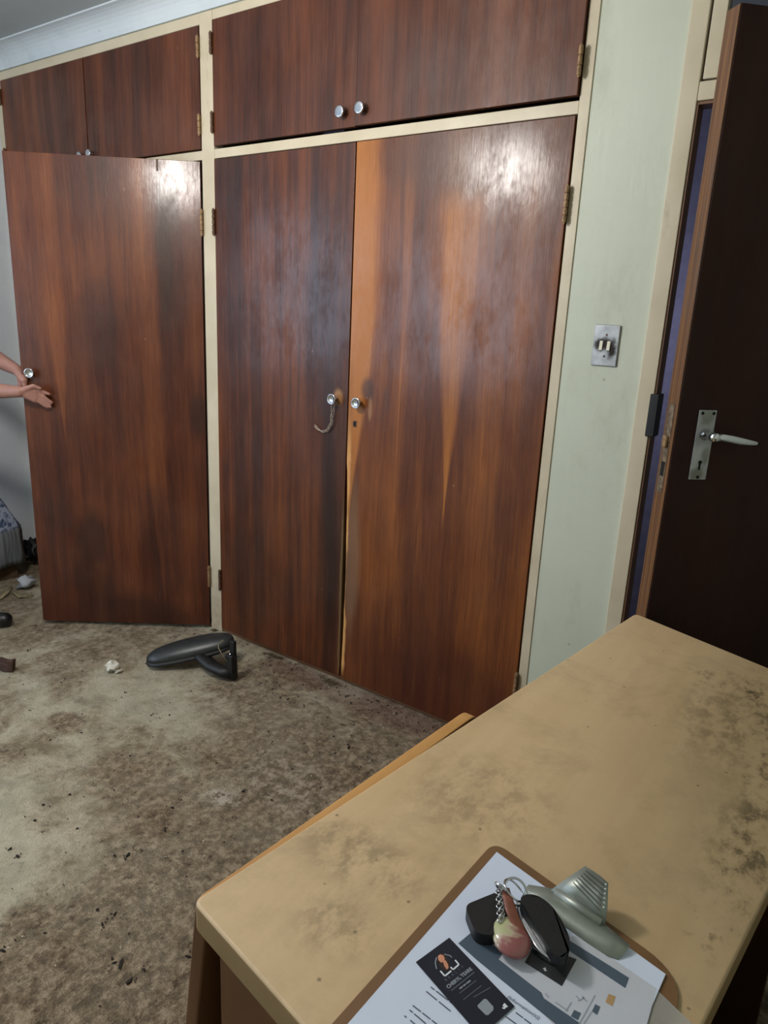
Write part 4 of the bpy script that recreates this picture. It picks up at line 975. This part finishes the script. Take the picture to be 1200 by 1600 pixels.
# ------------------------------------------------------------------ person at the left, only the forearms and a shoe in view
per = empty('person', (-3.50, -0.86, 0)); tag(per, 'person at the left edge reaching both bare forearms to the open leaf', 'person')
PO = Vector((-3.50, -0.86, 0)); fwd = Vector((0.72, 0.69, 0)).normalized(); rgt = Vector((fwd.y, -fwd.x, 0))
def W(f_, r_, z): return fwd * f_ + rgt * r_ + Vector((0, 0, z))      # local to the empty
def Lc(v): return v - PO
bm = bmesh.new()
hip = W(-0.02, 0, 0.90); chest = W(-0.02, 0, 1.25); neck = W(0.0, 0, 1.42); 
capsule(bm, hip + rgt * 0.06, hip - rgt * 0.06, 0.115, 0.115); capsule(bm, hip, chest, 0.125, 0.13); capsule(bm, chest + rgt * 0.09, chest - rgt * 0.09, 0.105, 0.105)
capsule(bm, neck - Vector((0, 0, 0.08)), neck + Vector((0, 0, 0.06)), 0.055, 0.05)
head = neck + fwd * 0.03 + Vector((0, 0, 0.16)); capsule(bm, head + Vector((0, 0, 0.03)) - fwd * 0.015, head - Vector((0, 0, 0.05)) + fwd * 0.01, 0.088, 0.062)
capsule(bm, head + fwd * 0.085 + Vector((0, 0, 0.005)), head + fwd * 0.10 - Vector((0, 0, 0.03)), 0.009, 0.013, 10)
for s_ in (-1, 1):
    capsule(bm, head + rgt * (0.082 * s_) + Vector((0, 0, 0.015)), head + rgt * (0.080 * s_) - Vector((0, 0, 0.02)), 0.012, 0.009, 8)
    hp = hip + rgt * (0.085 * s_); kn = W(0.03, 0.10 * s_, 0.48); an = W(0.0 + (0.04 if s_ > 0 else 0.0), 0.10 * s_, 0.08)
    capsule(bm, hp, kn, 0.085, 0.055); capsule(bm, kn, an, 0.055, 0.036)
# arms: right arm -> open palm in front of the leaf, left arm -> grips the free edge
shR = chest + rgt * 0.17 + Vector((0, 0, 0.08)); shL = chest - rgt * 0.17 + Vector((0, 0, 0.08))
wrR = Lc(at(30, 612, 1, -0.515)); elR = Lc(Vector((-3.262, -0.66, 1.075)))
wrL = Lc(at(26, 578, 1, -0.455)); elL = Lc(Vector((-3.37, -0.47, 1.22)))
capsule(bm, shR, elR, 0.048, 0.040); capsule(bm, elR, elR.lerp(wrR, 0.35), 0.041, 0.041); capsule(bm, elR.lerp(wrR, 0.35), wrR, 0.041, 0.0245)
capsule(bm, shL, elL, 0.048, 0.040); capsule(bm, elL, elL.lerp(wrL, 0.35), 0.040, 0.039); capsule(bm, elL.lerp(wrL, 0.35), wrL, 0.039, 0.024)
# right hand, pixel guided joints; leaf plane stays behind it
dn = Vector((math.sin(ang), -math.cos(ang), 0))        # leaf normal towards the room
def onleaf(px, py, off):
    r = CAMX * (px - 600.0) + CAMY * (py - 800.0) + CAMZ * FPX
    t = ((Vector((HX, HY, 0)) + dn * off - CAMP).dot(dn)) / r.dot(dn); return Lc(CAMP + r * t)
kn_px = [(55, 610, .040), (57, 616, .036), (57, 621, .034), (54, 625, .036)]
tip = [[(63, 611, .036), (70, 613, .030), (77, 616, .026)], [(67, 619, .030), (75, 625, .024), (81, 629, .020)], [(67, 625, .028), (74, 631, .022), (79, 636, .018)], [(62, 628, .030), (69, 633, .024), (74, 636, .020)]]
for kp in kn_px: capsule(bm, wrR, onleaf(*kp), 0.017, 0.012, 10)
capsule(bm, onleaf(*kn_px[0]), onleaf(*kn_px[3]), 0.012, 0.012, 10)
for kp, ts in zip(kn_px, tip):
    a_ = onleaf(*kp)
    for q_, r_ in zip(ts, (0.0085, 0.0078, 0.0068)):
        b_ = onleaf(*q_); capsule(bm, a_, b_, r_ + 0.0006, r_, 10); a_ = b_
th0 = onleaf(42, 607, .055); th1 = onleaf(52, 603, .055); th2 = onleaf(63, 607, .045); th3 = onleaf(72, 611, .036)
capsule(bm, wrR, th0, 0.016, 0.013, 10); capsule(bm, th0, th1, 0.012, 0.0095, 10); capsule(bm, th1, th2, 0.0095, 0.008, 10)
# left hand closed round the edge of the leaf
pl_ = onleaf(37, 594, .012)
capsule(bm, wrL, pl_, 0.022, 0.017, 10); capsule(bm, pl_, onleaf(39, 604, .016), 0.015, 0.010, 10)
eb = o0 - PO
lx = Vector((math.cos(ang), math.sin(ang), 0))
for i, dz in enumerate((0.022, 0.003, -0.016, -0.034)):
    k0 = eb + Vector((0, 0, 1.150 + dz - 0.03)) - lx * 0.018 - dn * 0.010; k1 = k0 - dn * 0.030 + lx * 0.012; k2 = k1 + lx * 0.03 
    capsule(bm, pl_ - dn * 0.01, k0, 0.012, 0.009, 8); capsule(bm, k0, k1, 0.0088, 0.008, 8); capsule(bm, k1, k2, 0.008, 0.007, 8)
body = remesh('body', bm, M['skin'], 0.0042, per, 3)
# clothing
bm = bmesh.new()
capsule(bm, hip + rgt * 0.06 + Vector((0, 0, 0.06)), hip - rgt * 0.06 + Vector((0, 0, 0.06)), 0.128, 0.128); capsule(bm, hip + Vector((0, 0, 0.1)), chest, 0.138, 0.142); capsule(bm, chest + rgt * 0.09, chest - rgt * 0.09, 0.117, 0.117)
capsule(bm, shR, shR.lerp(elR, 0.45), 0.062, 0.058); capsule(bm, shL, shL.lerp(elL, 0.45), 0.062, 0.058)
remesh('shirt', bm, M['shirt'], 0.008, per, 3)
bm = bmesh.new(); capsule(bm, hip + rgt * 0.06, hip - rgt * 0.06, 0.124, 0.124)
for s_ in (-1, 1):
    hp = hip + rgt * (0.085 * s_); kn = W(0.03, 0.10 * s_, 0.48); an = W(0.0 + (0.04 if s_ > 0 else 0.0), 0.10 * s_, 0.10); capsule(bm, hp, kn, 0.098, 0.068); capsule(bm, kn, an, 0.068, 0.054)
remesh('trousers', bm, M['trousers'], 0.008, per, 3)
bm = bmesh.new(); capsule(bm, head + Vector((0, 0, 0.045)) - fwd * 0.03, head - fwd * 0.05 - Vector((0, 0, 0.04)), 0.092, 0.072); remesh('hair', bm, M['hair'], 0.006, per, 3)
for s_ in (-1, 1):
    bm = bmesh.new(); lathe(bm, [(0.0001, -0.011), (0.007, -0.008), (0.011, 0), (0.007, 0.008), (0.0001, 0.011)], 12, 'z', head + fwd * 0.068 + rgt * (0.030 * s_) + Vector((0, 0, 0.012))); obj('eye', bm, M['eyewhite'], per, smooth=True)
bm = bmesh.new(); tube(bm, [head + fwd * 0.066 - rgt * 0.022 - Vector((0, 0, 0.055)), head + fwd * 0.077 - Vector((0, 0, 0.055)), head + fwd * 0.066 + rgt * 0.022 - Vector((0, 0, 0.055))], [0.003, 0.006, 0.003], 8); obj('mouth', bm, M['lip'], per, smooth=True)
# shoes: the right toe just enters the picture
toeR = Lc(at(20, 969, 2, 0.03))
for s_ in (-1, 1):
    if s_ > 0: toe = Vector((toeR.x, toeR.y, 0)) - fwd * 0.035
    else: toe = W(0.16, -0.10, 0)
    heel = W(-0.04 + (0.04 if s_ > 0 else 0), 0.10 * s_, 0)
    bm = bmesh.new(); capsule(bm, heel + Vector((0, 0, 0.040)), toe + Vector((0, 0, 0.034)), 0.038, 0.034); capsule(bm, heel + Vector((0, 0, 0.07)), heel.lerp(toe, 0.45) + Vector((0, 0, 0.05)), 0.042, 0.036); capsule(bm, heel.lerp(toe, 0.5) + Vector((0, 0, 0.036)), toe + Vector((0, 0, 0.032)), 0.046, 0.031)
    o = remesh('shoe', bm, M['shoe'], 0.006, per, 3)
    for v in o.data.vertices: v.co.z = max(v.co.z, 0.001)

# ------------------------------------------------------------------ ceiling lamp (above the frame; its light falls in the room)
lp = empty('ceiling_lamp', (LAMP.x, LAMP.y, ZC)); tag(lp, 'pendant lamp with bare globe hanging from the ceiling', 'lamp')
bm = bmesh.new(); lathe(bm, [(0.05, 0), (0.045, -0.02), (0.005, -0.03)], 20, 'z'); obj('ceiling_rose', bm, M['rocker'], lp, smooth=True)
bm = bmesh.new(); tube(bm, [(0, 0, -0.03), (0, 0, -0.27)], 0.003, 8, up=(1, 0, 0)); obj('cord', bm, M['rocker'], lp)
bm = bmesh.new(); lathe(bm, [(0.02, -0.27), (0.022, -0.32), (0.024, -0.335)], 16, 'z'); obj('lamp_holder', bm, M['rocker'], lp, smooth=True)
